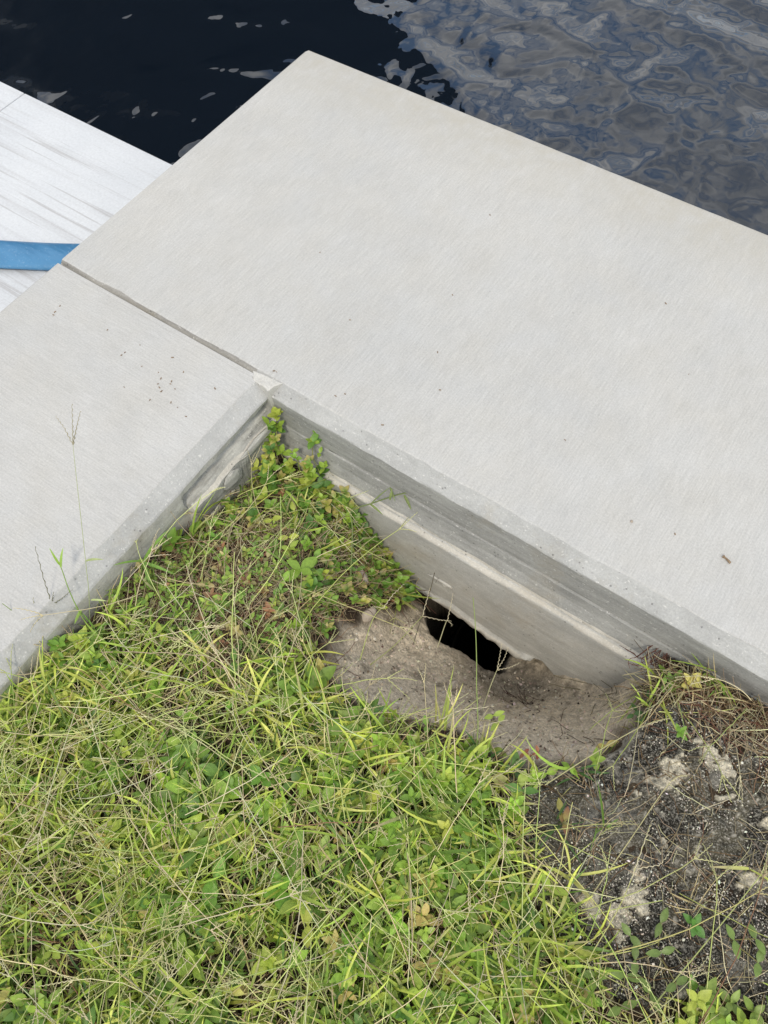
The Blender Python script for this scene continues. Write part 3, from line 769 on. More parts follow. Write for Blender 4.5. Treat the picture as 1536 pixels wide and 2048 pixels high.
def d_grass(x, y):
    u = sdf(x, y, UPPER) + .05 * fbm(x, y, 9, 3, 402)
    cl = sstep(-.5, .35, fbm(x, y, 7, 3, 403))
    return d_base(x, y) * (.25 + .75 * cl) * (1 - .93 * sstep(.03, -.04, u)) * (1 - .55 * sstep(-.06, .0, -np.abs(sdf(x, y, SAND)) ) * 0)
def d_leaf(x, y):
    u = sdf(x, y, UPPER) + .05 * fbm(x, y, 9, 3, 402)
    cl = sstep(-.15, .35, fbm(x, y, 6, 3, 413))
    return np.where((y > .25) & (x > .08), .12, 1) * d_base(x, y) * (.12 + .88 * cl) * (1 - .93 * sstep(.03, -.04, u))
def with_z(p, dz=0.0):
    return np.column_stack([p, surf(p[:, 0], p[:, 1]) + dz])

G1 = (.15, .24, .045); G2 = (.30, .41, .07); G3 = (.48, .55, .11); G4 = (.60, .62, .18); GD = (.07, .14, .04)
TAN = (.52, .44, .27); BRN = (.20, .13, .07); CRM = (.62, .56, .36); YG = (.46, .50, .18); RED = (.36, .08, .06)

# --- low broad-leaved ground cover
def rosettes(pts, size, pal, pairs=(2, 4), tip=None, up=(.9, 1.5), fold=.22, zrise=(.004, .03)):
    B = []; A = []; T0 = []; Ls = []; CC = []
    n = len(pts); cc = colours(n, pal, .14)
    for i in range(n):
        k = random.randint(*pairs) * 2; a0_ = random.uniform(0, math.tau); zr = random.uniform(*zrise)
        s0 = size * random.uniform(.6, 1.25)
        for j in range(k):
            lvl = j // 2
            B.append((pts[i][0], pts[i][1], pts[i][2] + zr + .0035 * lvl))
            A.append(a0_ + (j % 2) * math.pi + lvl * math.pi / 2 + random.gauss(0, .22)); T0.append(random.uniform(*up) - .22 * lvl)
            Ls.append(s0 * (1 - .17 * lvl) * random.uniform(.85, 1.15)); CC.append(cc[i] * (1 + .09 * lvl + random.gauss(0, .07)))
    B = np.array(B); A = np.array(A); T0 = np.array(T0); Ls = np.array(Ls); CC = np.clip(np.array(CC), .01, .8)
    T1 = T0 + rng.uniform(-.1, .6, len(A))
    cb = CC.copy() if tip is None else CC * .5 + np.array(tip) * .5
    return ribbons(B, A, T0, T1, Ls, Ls * rng.uniform(.46, .62, len(A)), CC, cb, 'leaf', 7, fold, rng.normal(0, .15, len(A)))
LEAFP = [(3, (.15, .26, .04)), (4, (.25, .37, .055)), (3, (.38, .46, .08)), (.5, (.10, .20, .045)), (.7, (.46, .40, .13))]
pile = Pile()
P_ = with_z(scatter(3600, d_leaf)); pile.add(rosettes(P_, .024, LEAFP, (1, 3), zrise=(.003, .035)))
P_ = with_z(scatter(700, lambda x, y: d_leaf(x, y) * (fbm(x, y, 5, 2, 77) > .05))); pile.add(rosettes(P_, .032, [(3, (.15, .27, .04)), (2, (.26, .38, .06)), (.4, (.11, .21, .045))], (1, 2), zrise=(.01, .045)))
up_d = lambda x, y: d_base(x, y) * (sdf(x, y, UPPER) < .01)
P_ = with_z(scatter(900, up_d, -.76, -.2, .05, .6)); pile.add(rosettes(P_, .0145, [(3, (.17, .28, .05)), (2, (.28, .38, .07)), (.25, (.32, .17, .09)), (.5, (.40, .36, .15))], (1, 2), zrise=(.003, .016)))
o = pile.build('ground_cover', M_leaf)
tag(o, 'low round-leaved creeping plants woven through the grass', 'ground cover', kind='stuff')

# --- grass blades in tufts
pile = Pile()
def tufts(n, dens, per, L, Wd, pal, lean=(.2, 1.3), curl=(.1, .9), zr=0.0, spread=.006):
    P2 = scatter(n, dens); k = rng.integers(per[0], per[1] + 1, n); idx_ = np.repeat(np.arange(n), k); N_ = len(idx_)
    xy = P2[idx_] + rng.normal(0, spread, (N_, 2)); b = with_z(xy); b[:, 2] += rng.uniform(-.002, zr + .001, N_)
    cc = colours(n, pal, .12)[idx_] * (1 + rng.normal(0, .12, (N_, 1)))
    th0 = rng.uniform(*lean, N_); th1 = th0 + rng.uniform(*curl, N_)
    az = rng.uniform(0, math.tau, N_)
    # keep blades off the concrete
    Ln = rng.uniform(*L, N_)
    tipx = xy[:, 0] + np.cos(az) * Ln; tipy = xy[:, 1] + np.sin(az) * Ln
    flip = (tipx < -.775); az[flip] = math.pi - az[flip]; flip = (tipy > .60); az[flip] = -az[flip]
    cb = cc * rng.uniform(.95, 1.35, (N_, 1)); dry = rng.uniform(0, 1, N_) < .12; cb[dry] = np.array(TAN) * .9
    return ribbons(b, az, th0, th1, Ln, rng.uniform(*Wd, N_), np.clip(cc * .85, 0, 1), np.clip(cb, 0, 1), 'blade', 7, .35, rng.normal(0, .5, N_), rng.normal(0, .25, N_))
pile.add(tufts(2500, d_grass, (3, 6), (.025, .075), (.0022, .0050), [(2.5, G1), (3, G2), (2.2, G3), (.8, G4), (.7, GD)], zr=.02))
pile.add(tufts(1050, d_grass, (2, 4), (.05, .11), (.0030, .0056), [(1.5, G1), (3, G2), (3, G3), (1, G4)], (.5, 1.35), (.1, .7), zr=.04))
pile.add(tufts(500, lambda x, y: d_base(x, y) * (fbm(x, y, 5, 3, 700) > .08) * (sdf(x, y, UPPER) > 0), (4, 8), (.03, .08), (.0012, .0028), [(3, (.56, .50, .26)), (2, (.50, .42, .24))], zr=.03))
pile.add(tufts(900, lambda x, y: d_base(x, y) * (1 - .55 * (sdf(x, y, UPPER) < 0)), (3, 6), (.02, .05), (.0015, .003), [(1, GD), (2, G1), (1, TAN)], zr=.005))
o = pile.build('grass', M_blade)
tag(o, 'short yellow green lawn grass in the near corner of ground', 'grass', kind='stuff')

# --- thatch: short dead stems lying on the earth
def strands(pts, L, az, th, bend, zr, r0, r1, pal, K=7, wav=0.0):
    n = len(pts); t = np.linspace(0, 1, K)
    a = az[:, None] + bend[:, None] * t[None] + (rng.normal(0, wav, (n, K)) if wav else 0)
    tt_ = th[:, None] + zr[:, None] * t[None]                       # angle above the horizontal
    dl = L[:, None] / (K - 1)
    st_ = np.stack([np.cos(tt_) * np.cos(a), np.cos(tt_) * np.sin(a), np.sin(tt_)], -1) * dl[..., None]
    path = pts[:, None, :] + np.concatenate([np.zeros((n, 1, 3)), np.cumsum(st_[:, :-1], 1)], 1)
    rr = r0[:, None] * (1 - t[None]) + r1[:, None] * t[None]
    return path, rr, colours(n, pal, .16)
pile = Pile()
def tha(n, dens, L, r, pal, lift=.012, wav=.12):
    b = with_z(scatter(n, dens)); b[:, 2] += rng.uniform(.001, lift, n)
    Ln = rng.uniform(*L, n); az = rng.uniform(0, math.tau, n)
    tx = b[:, 0] + np.cos(az) * Ln; ty = b[:, 1] + np.sin(az) * Ln
    f_ = tx < -.765; az[f_] = math.pi - az[f_]; f_ = ty > np.where(b[:, 0] < .12, .605, .632); az[f_] = -az[f_]
    p, rr, c = strands(b, Ln, az, rng.uniform(-.08, .35, n), rng.normal(0, .5, n), rng.uniform(-.6, .1, n), np.full(n, r), np.full(n, r * .6), pal, 6, wav)
    zf = surf(p[:, :, 0], p[:, :, 1]) + .0012; p[:, :, 2] = np.maximum(p[:, :, 2], zf)
    return tubes(p, rr, c)
d_th = lambda x, y: d_base(x, y)
pile.add(tha(9000, d_th, (.02, .07), .0007, [(3, TAN), (2, BRN), (1, CRM), (2, (.30, .23, .13))]))
pile.add(tha(2600, lambda x, y: d_base(x, y) * (fbm(x, y, 6, 3, 501) > .1), (.03, .09), .0009, [(3, TAN), (2, CRM), (1, BRN)], .03))
pile.add(tha(2600, lambda x, y: (sdf(x, y, UPPER) < .02) * d_base(x, y), (.015, .06), .0007, [(3, TAN), (2, (.34, .27, .18)), (2, BRN)], .012, .2))
d_rt = lambda x, y: ((y > .30 + .25 * (x < .2)) & (x > .13) & (y < .62) & (sdf(x, y, SAND) > .0)) * sstep(-.10, -.02, sdf(x, y, ROCK))
pile.add(tha(2600, d_rt, (.02, .09), .0009, [(3, (.42, .34, .22)), (2, BRN), (1, (.16, .07, .05)), (1, CRM)], .014, .2))
pile.add(tha(650, lambda x, y: (sdf(x, y, ROCK) < 0) * 1.0, (.02, .08), .0008, [(3, (.42, .34, .22)), (2, BRN), (1, CRM)], .008, .15))
pile.add(tha(900, lambda x, y: (sdf(x, y, UPPER) < .02) * 1.0 * d_base(x, y), (.03, .10), .0009, [(3, (.42, .34, .22)), (2, BRN), (1, (.16, .07, .05))], .01, .25))
o = pile.build('dead_grass', M_stalk)
tag(o, 'matted tan dead stems lying over the brown earth', 'dead grass', kind='stuff')

# --- long flowering stems that arch over the lawn, with forked beaded tips
def seed_fingers(tipp, dirn, n_f, Lf, pal_c, r=.0009, K=14, spread=.45):
    paths = []; rr = []; cc = []
    for i in range(len(tipp)):
        d0 = dirn[i] / (np.linalg.norm(dirn[i]) + 1e-9); a0_ = math.atan2(d0[1], d0[0])
        el = math.asin(max(-1, min(1, d0[2])))
        for f in range(n_f[i]):
            a = a0_ + (f - (n_f[i] - 1) / 2) * spread * random.uniform(.6, 1.5) + random.gauss(0, .12)
            L = Lf * random.uniform(.6, 1.15); e = el + random.uniform(-.35, .3)
            t = np.linspace(0, 1, K); zig = .0006 * ((np.arange(K) % 2) * 2 - 1); zig[0] = 0
            drop = -.25 * L * t ** 2 * random.uniform(0, 1)
            bend = random.gauss(0, .3)
            aa = a + bend * t
            x = np.concatenate([[0], np.cumsum(np.cos(aa[:-1]))]) * L / (K - 1); y = np.concatenate([[0], np.cumsum(np.sin(aa[:-1]))]) * L / (K - 1)
            p = np.stack([tipp[i][0] + x * math.cos(e) - math.sin(a) * zig, tipp[i][1] + y * math.cos(e) + math.cos(a) * zig, tipp[i][2] + L * t * math.sin(e) + drop], 1)
            paths.append(p); rr.append(r * (1.2 - .6 * t) * (1 + .30 * ((np.arange(K) % 2) * 2 - 1))); cc.append(pal_c[i] * random.uniform(.85, 1.15))
    return np.array(paths), np.array(rr), np.array(cc)
pile = Pile()
def stems(n, dens, L, r, pal, th=(.05, .8), heads=.5, zr=(-1.0, .1), bend=.35):
    b = with_z(scatter(n, dens)); b[:, 2] += rng.uniform(.003, .03, n)
    Ln = rng.uniform(*L, n); az = rng.uniform(0, math.tau, n)
    tx = b[:, 0] + np.cos(az) * Ln; ty = b[:, 1] + np.sin(az) * Ln
    f_ = (tx < -.79); az[f_] = math.pi - az[f_]; f_ = ty > .57; az[f_] = -az[f_]
    f_ = (sdf(tx, ty, SAND) < -.02) & (rng.uniform(0, 1, n) < .8); az[f_] += math.pi
    p, rr, c = strands(b, Ln, az, rng.uniform(*th, n), rng.normal(0, bend, n), rng.uniform(*zr, n), np.full(n, r), np.full(n, r * .6), pal, 9, .05)
    zf = gz(p[:, :, 0], p[:, :, 1], False) + .006; p[:, :, 2] = np.maximum(p[:, :, 2], zf)
    pile.add(tubes(p, rr, c))
    h = np.where(rng.uniform(0, 1, n) < heads)[0]
    if len(h):
        d_ = p[h, -1] - p[h, -2]
        P2, R2, C2 = seed_fingers(p[h, -1], d_, rng.integers(2, 4, len(h)), .045, c[h] * .5 + np.array(CRM) * .5)
        pile.add(tubes(P2, R2, C2))
STP = [(4, (.62, .66, .26)), (2, (.46, .55, .17)), (3, (.70, .64, .42)), (1.2, TAN), (.25, (.34, .20, .12))]
stems(2900, lambda x, y: np.clip(d_grass(x, y) * 1.5 + .12 * d_base(x, y), 0, 1), (.07, .19), .00105, STP)
stems(620, lambda x, y: d_grass(x, y), (.16, .32), .0012, STP, (.15, .7), .55, (-.9, -.1), .25)
o = pile.build('grass_stems', M_stalk)
tag(o, 'long pale wiry grass stems with forked seed tips arching over the lawn', 'grass stems', kind='stuff')

# --- shell grit on the rock
def bits(n, dens, size, pal, flat=.6, **k):
    P2 = scatter(n, dens, **k); z = surf(P2[:, 0], P2[:, 1])
    u = np.array([[1,0,0],[-1,0,0],[0,1,0],[0,-1,0],[0,0,1],[0,0,-1]], float)
    F1 = np.array([[4,0,2],[4,2,1],[4,1,3],[4,3,0],[5,2,0],[5,1,2],[5,3,1],[5,0,3]])
    s_ = rng.uniform(*size, n); V = u[None] * (1 + rng.normal(0, .25, (n, 6, 1))) * s_[:, None, None] * np.array([1, 1, flat])
    a = rng.uniform(0, math.tau, n); ca, sa = np.cos(a)[:, None], np.sin(a)[:, None]
    V = np.stack([V[..., 0] * ca * 1.4 - V[..., 1] * sa, V[..., 0] * sa * 1.4 + V[..., 1] * ca, V[..., 2]], -1)
    V += np.stack([P2[:, 0], P2[:, 1], z + .002], -1)[:, None]
    c = colours(n, pal, .15)
    return V.reshape(-1, 3), (F1[None] + (np.arange(n) * 6)[:, None, None]).reshape(-1, 3), np.repeat(c, 6, 0)
pile = Pile()
rk = lambda x, y: (sdf(x, y, ROCK) < -.012) * (.25 + .75 * (fbm(x, y, 14, 3, 600) > -.05))
V_, F_, C_ = bits(5200, lambda x, y: rk(x, y) * (.15 + .85 * (fbm(x, y, 30, 3, 605) > .0)), (.0004, .0012), [(2, (.60, .56, .46)), (3, (.44, .41, .34)), (2, (.26, .24, .20))], x0=0, x1=1.1, y0=-.08, y1=.62)
V_[:, 2] += .006
pile.add((V_, F_, C_))
V_, F_, C_ = bits(45, rk, (.0012, .0022), [(4, (.70, .68, .60)), (1, (.50, .46, .38))], x0=0, x1=.7, y0=-.08, y1=.62); V_[:, 2] += .008
pile.add((V_, F_, C_))
o = pile.build('shell_grit', M_grit, smooth=False)
tag(o, 'tiny white shell fragments sprinkled over the dark rock', 'shell grit', kind='stuff')
pile = Pile()
sd_d = lambda x, y: (sdf(x, y, SAND) < -.015) * (sdf(x, y, PIT) > .02) * (y < .59)
pile.add(bits(150, lambda x, y: sd_d(x, y) * (fbm(x, y, 12, 3, 610) > .0), (.0006, .0026), [(3, (.05, .035, .025)), (1, (.16, .11, .08))], .5, x0=-.45, x1=.22, y0=.25, y1=.6))
pile.add(bits(900, sd_d, (.0006, .0032), [(3, (.60, .52, .42)), (2, (.50, .43, .34)), (1, (.34, .28, .21))], .7, x0=-.45, x1=.22, y0=.25, y1=.6))
o = pile.build('soil_crumbs', M_grit, smooth=False)
tag(o, 'dark crumbs and clods sprinkled on the pale sand', 'soil crumbs', kind='stuff')

# ------------------------------------------------------------------ single plants
def tube_path(pts, r0, r1, col, sides=4, dens=4):
    pts = np.array(pts, float); n = len(pts); t = np.arange(n); tt = np.linspace(0, n - 1, (n - 1) * dens + 1)
    # catmull-rom
    out_ = []
    for q in tt:
        i = min(int(q), n - 2); f = q - i
        p0 = pts[max(i - 1, 0)]; p1 = pts[i]; p2 = pts[i + 1]; p3 = pts[min(i + 2, n - 1)]
        out_.append(.5 * ((2 * p1) + (-p0 + p2) * f + (2 * p0 - 5 * p1 + 4 * p2 - p3) * f ** 2 + (-p0 + 3 * p1 - 3 * p2 + p3) * f ** 3))
    P3 = np.array(out_)[None]; rr = np.linspace(r0, r1, len(tt))[None]
    return tubes(P3, rr, np.array([col], float), sides)

def leaf_at(p, az, th, L, Wd, col, tip=None, prof='leaf', droop=.5, fold=.25):
    return ribbons(np.array([p], float), np.array([az]), np.array([th]), np.array([th + droop]), np.array([L]), np.array([Wd]),
                   np.array([col], float), np.array([tip if tip is not None else col], float), prof, 8, fold, np.array([random.gauss(0, .2)]))

def leafy_plant(name, px, py, label, size=.035, col=(.15, .27, .04), tip=None, pairs=3, h=.03, z=None, cat='plant', group=None, kinds=None, stems_=1, spread=.03):
    p = at(px, py, -.09); zz_ = float(surf(np.array([p[0]]), np.array([p[1]]))[0]) if z is None else z
    p = at(px, py, zz_ + h * .7); foot = np.array([p[0], p[1], zz_])
    root = empty(name, foot, label, cat, group)
    sp_ = Pile(); lp_ = []
    for s in range(stems_):
        a = random.uniform(0, math.tau) if stems_ > 1 else 0; d = 0 if s == 0 else spread * random.uniform(.6, 1.1)
        top = foot + np.array([math.cos(a) * d, math.sin(a) * d, h * random.uniform(.8, 1.1)])
        sp_.add(tube_path([foot, (foot + top) / 2 + np.array([0, 0, .004]), top], .0012, .0008, (.22, .20, .08)))
        a0_ = random.uniform(0, math.tau)
        for k in range(pairs):
            for q in range(2):
                c = np.array(col) * random.uniform(.85, 1.2)
                lp_.append(leaf_at(top - np.array([0, 0, .35 * h * (pairs - 1 - k) / pairs]), a0_ + q * math.pi + k * math.pi / 2 + random.gauss(0, .15), 1.25 - .28 * k, size * (1 - .2 * k) * random.uniform(.85, 1.15), size * .5 * (1 - .2 * k), c, tip if (tip is not None and random.random() < .6) else c * 1.1))
    sp_.build('stem', M_stalk, root, foot)
    for v in lp_:
        pl = Pile(); pl.add(v); pl.build('leaf', M_leaf, root, foot)
    return root
leafy_plant('leafy_weed', 1350, 1378, 'bright green oval-leaved weed at the foot of the wall, right of the hollow', .016, (.17, .28, .05), None, 1, .010, None, 'weed', None, None, 4, .022)
leafy_plant('leafy_weed', 1140, 1895, 'yellow-green leafy weed on the left edge of the dark rock', .028, (.36, .40, .07), None, 1, .03, None, 'weed', None, None, 2, .015)
leafy_plant('leafy_weed', 1320, 1905, 'large dull green weed at the bottom of the dark rock', .022, (.13, .19, .05), None, 1, .024, None, 'weed', None, None, 5, .045)
leafy_plant('leafy_weed', 1465, 1880, 'green weed with paired leaves on the lower right of the rock', .023, (.14, .21, .05), None, 1, .024, None, 'weed', None, None, 3, .045)
leafy_plant('leafy_weed', 1460, 2005, 'pale lime weed in the bottom right corner', .026, (.20, .28, .06), None, 2, .026, None, 'weed', None, None, 4, .035)
leafy_plant('leafy_weed', 1240, 2015, 'broad-leaved green weed at the bottom edge below the rock', .024, (.15, .22, .05), None, 1, .024, None, 'weed', None, None, 5, .05)
leafy_plant('red_tipped_weed', 1062, 1512, 'small weed with crimson leaf tips at the sand rim', .013, (.30, .13, .07), (.30, .07, .06), 1, .016, None, 'weed', None, None, 3, .012)
leafy_plant('red_tipped_weed', 1128, 1645, 'yellow and maroon weed standing alone on the rock', .021, (.26, .24, .06), (.20, .07, .05), 1, .022, None, 'weed', None, None, 2, .014)
leafy_plant('leafy_weed', 985, 1435, 'pair of lime leaves overhanging the sand hollow', .020, (.30, .40, .07), None, 1, .04, None, 'weed', None, None, 2, .014)
leafy_plant('leafy_weed', 1290, 1425, 'dark green weed on the right lip of the sand hollow', .017, (.06, .12, .035), None, 1, .012, None, 'weed', None, None, 5, .022)

# creeping plant that fills the inner corner and trails down along the wall
random.seed(21)
cfoot = at(600, 960, -.2); creeper = empty('creeping_plant', cfoot, 'bushy creeping plant climbing into the inner corner of the two slabs', 'creeping plant')
tips = []
def cl_(px, py, z): return at(px, py, z)
runs = [[(700,1080,-.25),(730,1060,-.27),(745,1100,-.31),(775,1140,-.36),(800,1170,-.40)], [(740,1140,-.3),(790,1180,-.36),(830,1195,-.40)], [(640,1040,-.2),(690,1020,-.2),(720,1060,-.25)], [(700,1150,-.24),(720,1190,-.26),(760,1215,-.28)], [(640,1010,-.20),(600,960,-.17),(560,905,-.13),(553,860,-.09),(555,828,-.06)], [(640,1010,-.2),(640,950,-.15),(625,910,-.11),(632,862,-.07)],
        [(640,1010,-.2),(590,1000,-.17),(545,960,-.15),(540,925,-.11),(535,900,-.09)], [(700,1080,-.25),(660,1010,-.18),(620,960,-.14),(585,905,-.11)],
        [(700,1080,-.25),(700,1030,-.2),(690,985,-.17)], [(740,1140,-.33),(735,1080,-.27),(725,1030,-.22)], [(640,1010,-.2),(560,1010,-.16),(500,1000,-.17),(455,1010,-.15)],
        [(640,1010,-.2),(545,1040,-.14),(470,1035,-.13),(430,1050,-.13)], [(540,960,-.16),(545,890,-.13),(530,850,-.11),(520,838,-.10)],
        [(700,1080,-.25),(640,1060,-.17),(590,1045,-.15)], [(740,1140,-.3),(690,1100,-.22),(650,1090,-.18)], [(720,1180,-.25),(745,1130,-.33),(765,1110,-.33)]]
SP = Pile(); LP = Pile()
leafobjs = []
for r_ in runs:
    pts = [cl_(*q) for q in r_]; SP.add(tube_path(pts, .0013, .0009, (.24, .25, .08)))
    for i in range(len(pts) - 1):
        for f in (0.0, .25, .5, .75): tips.append(pts[i] * (1 - f) + pts[i + 1] * f + np.array([random.gauss(0, .009), random.gauss(0, .009), random.uniform(0, .012)]))
    tips.append(pts[-1])
for k in range(110):
    q = (random.uniform(560, 830), random.uniform(930, 1210)); 
    if q[1] < 1000 and (q[0] < 520 or q[0] > 690): continue
    p = at(q[0], q[1], -.2); 
    if p[1] > .59 or p[0] < -.74: continue
    tips.append(at(q[0], q[1], float(surf(np.array([p[0]]), np.array([p[1]]))[0]) + random.uniform(.01, .035)))
for tp in tips:
    a0_ = random.uniform(0, math.tau); sz = random.uniform(.014, .024)
    colr = np.array(random.choice([(.13, .25, .04), (.20, .34, .05), (.26, .38, .055), (.36, .42, .07), (.09, .19, .035)]))
    yel = random.random() < .14
    for k in range(random.choice((1, 2, 2))):
        for q in range(2):
            LP.add(leaf_at(tp + np.array([0, 0, .003 * k]), a0_ + q * math.pi + k * 1.57 + random.gauss(0, .2), random.uniform(.7, 1.3) - .25 * k, sz * (1 - .15 * k), sz * .6, colr * random.uniform(.85, 1.15), (.5, .38, .16) if yel else None))
SP.build('stem', M_stalk, creeper, cfoot); LP.build('foliage', M_leaf, creeper, cfoot)

# tall grass shoots standing against the concrete on the left, and other single stems
def shoot(name, path, label, blades=(), fingers=(), col=(.20, .32, .06), fcol=(.22, .20, .10), r=.0011, cat='grass shoot', group=None, bcol=None):
    pts = [at(*q) for q in path]; root = empty(name, pts[0], label, cat, group)
    sp_ = Pile(); sp_.add(tube_path(pts, r, r * .55, col)); sp_.build('stem', M_stalk, root, pts[0])
    for b in blades:                                   # (foot pixel+z, tip pixel+z, width)
        a = at(*b[0]); t_ = at(*b[1]); d = t_ - a; L = np.linalg.norm(d); hd_ = math.hypot(d[0], d[1])
        th = math.atan2(hd_, d[2]); pl = Pile()
        c = np.array(bcol if bcol is not None else col) * random.uniform(.9, 1.2)
        pl.add(ribbons(a[None], np.array([math.atan2(d[1], d[0])]), np.array([th - .25]), np.array([th + .25]), np.array([L * 1.03]), np.array([b[2]]), c[None], c[None] * 1.1, 'blade', 9, .3, np.array([.0])))
        pl.build('blade', M_blade, root, pts[0])
    for f in fingers:                                  # list of pixel paths: each one spikelet
        P3 = [at(*q) for q in f]
        n_ = 16; q_ = np.linspace(0, len(P3) - 1, n_); arr = np.array(P3)
        pp = np.stack([np.interp(q_, range(len(P3)), arr[:, k]) for k in range(3)], 1)
        T = pp[-1] - pp[0]; side_ = np.cross(T, (0, 0, 1)); side_ /= np.linalg.norm(side_) + 1e-9
        zig = ((np.arange(n_) % 2) * 2 - 1) * .0009; zig[0] = 0; pp = pp + side_[None] * zig[:, None]
        rr = .0008 * (1.1 - .6 * np.linspace(0, 1, n_)) * (1 + .3 * ((np.arange(n_) % 2) * 2 - 1))
        pl = Pile(); pl.add(tubes(pp[None], rr[None], np.array([fcol], float), 4)); pl.build('seed_spike', M_stalk, root, pts[0])
    return root
z0 = -.09
shoot('grass_shoot', [(180,1265,z0),(178,1190,.0),(172,1130,.05),(160,1020,.11),(150,930,.15),(146,890,.17)], 'tallest thin grass shoot on the left, its three-fingered seed head above the slab',
      [((172,1122,.05),(208,1120,.07),.005), ((182,1200,.0),(215,1203,.01),.004)],
      [[(146,890,.17),(128,855,.18),(111,832,.19)], [(146,890,.17),(145,850,.19),(144,808,.20)], [(146,890,.17),(153,855,.18),(161,822,.19)]], (.38, .44, .20), (.34, .31, .21), .0006)
shoot('grass_shoot', [(195,1280,z0),(165,1235,-.03),(140,1185,.01),(120,1130,.04),(100,1098,.06)], 'leaning green grass shoot with blades crossing the slab edge, left of centre',
      [((122,1135,.04),(127,1095,.06),.005), ((163,1220,-.03),(150,1248,-.04),.006), ((120,1130,.04),(99,1096,.07),.004)], [], (.22, .34, .07))
shoot('grass_shoot', [(118,1300,z0),(108,1250,-.04),(104,1210,-.01)], 'short grass shoot with a dark forked seed head, second from the left frame edge',
      [((106,1240,-.04),(98,1290,-.05),.006)], [[(104,1210,-.01),(88,1160,.03),(70,1093,.07)], [(104,1210,-.01),(125,1196,.0),(145,1179,.02)], [(104,1210,-.01),(105,1197,.0),(107,1184,.01)]], (.20, .30, .07), (.17, .17, .10))
shoot('grass_shoot', [(90,1300,z0),(74,1270,-.06),(40,1235,-.02),(5,1207,.02)], 'grass shoot bending left out of the frame over the slab edge',
      [((33,1330,z0),(75,1272,-.03),.008)], [[(70,1263,-.05),(70,1230,-.02),(66,1195,.01)]], (.22, .32, .08), (.30, .30, .16))
shoot('grass_shoot', [(278,1180,z0),(285,1128,-.07),(290,1122,-.06)], 'wide-bladed green grass shoot against the left wall face',
      [((288,1123,-.06),(336,1062,-.02),.008), ((284,1122,-.06),(226,1132,-.03),.005), ((288,1125,-.06),(305,1180,-.08),.007), ((288,1125,-.06),(350,1150,-.07),.006)], [], (.17, .30, .06))
shoot('grass_shoot', [(700,1180,-.2),(705,1060,-.16),(702,1022,-.15),(740,1008,-.13),(810,986,-.10),(870,984,-.08),(950,990,-.04),(1037,1003,-.01)], 'grass runner arching right across the wall face from the corner plant',
      [((780,1000,-.11),(785,976,-.09),.005), ((780,975,-.1),(790,1003,-.11),.004), ((808,990,-.10),(822,1020,-.12),.006), ((740,1008,-.13),(765,1030,-.14),.005), ((740,1010,-.13),(783,974,-.1),.003)],
      [], (.19, .24, .09), (.2, .2, .1), .0016)
shoot('grass_shoot', [(826,1290,-.28),(845,1228,-.30),(862,1175,-.30),(871,1140,-.30),(882,1126,-.30)], 'dead dark grass stem with curled arms in front of the panel',
      [], [[(882,1126,-.3),(878,1105,-.29),(871,1081,-.27)], [(882,1126,-.3),(915,1130,-.3),(938,1152,-.31)], [(871,1138,-.3),(835,1120,-.3),(800,1095,-.29)], [(882,1126,-.3),(881,1150,-.31),(871,1165,-.32)]], (.16, .14, .10), (.13, .12, .09))
SH = (.58, .52, .36)
shoot('seed_stem', [(740,1330,-.20),(790,1290,-.22),(845,1232,-.22)], 'straw-coloured seed stem forking at the left end of the black hollow', [],
      [[(845,1232,-.22),(855,1195,-.2),(860,1175,-.19)], [(845,1232,-.22),(880,1240,-.2),(903,1242,-.19)]], (.40, .42, .17), SH, cat='seed stem')
shoot('seed_stem', [(965,1420,-.25),(980,1375,-.22),(994,1340,-.20)], 'cream seed stem in the middle, its two arms rising before the panel edge', [],
      [[(994,1340,-.2),(1000,1310,-.18),(1003,1288,-.17)], [(994,1340,-.2),(1020,1335,-.18),(1041,1325,-.17)], [(994,1340,-.2),(1008,1318,-.18),(1017,1294,-.17)]], (.50, .50, .28), SH, cat='seed stem')
shoot('seed_stem', [(875,1295,-.24),(890,1250,-.22),(895,1240,-.22)], 'thin seed stem crossing the black hollow near its centre', [],
      [[(895,1240,-.22),(902,1210,-.2),(906,1186,-.19)], [(895,1240,-.22),(905,1250,-.21),(903,1252,-.21)]], (.45, .42, .25), SH, cat='seed stem')
shoot('seed_stem', [(780,1490,-.1),(830,1445,-.04),(880,1430,-.02)], 'pale seed spike reaching right over the near sand edge', [],
      [[(868,1445,-.04),(920,1420,-.02),(988,1412,-.01)]], (.42, .46, .16), SH, cat='seed stem')
shoot('seed_stem', [(720,1320,-.14),(745,1240,-.12),(770,1210,-.11)], 'beaded seed spike left of the hollow pointing at the wall', [],
      [[(766,1217,-.11),(785,1190,-.10),(808,1168,-.09)], [(766,1217,-.11),(755,1214,-.11),(741,1214,-.11)]], (.40, .44, .15), SH, cat='seed stem')
shoot('seed_stem', [(1130,2048,-.05),(1175,1925,-.03),(1230,1830,-.02),(1262,1760,-.01),(1300,1650,.0)], 'long straight pale stem rising over the middle of the rock', [],
      [[(1262,1760,-.01),(1290,1680,.0),(1305,1640,.0)], [(1275,1737,-.01),(1320,1730,.0),(1342,1702,.0)]], (.46, .46, .18), SH, cat='seed stem')
shoot('seed_stem', [(1300,2020,-.06),(1400,1900,-.05),(1490,1790,-.04),(1560,1700,-.03)], 'long stem slanting to the right frame edge over the lower rock', [], [], (.38, .42, .16), SH, .0013, cat='seed stem')
shoot('seed_stem', [(1170,1810,-.06),(1260,1680,-.04),(1340,1565,-.03),(1375,1552,-.03)], 'slanting dry stem over the upper half of the rock', [], [[(1338,1565,-.03),(1360,1552,-.03),(1378,1550,-.03)]], (.46, .42, .22), SH, .0011, cat='seed stem')
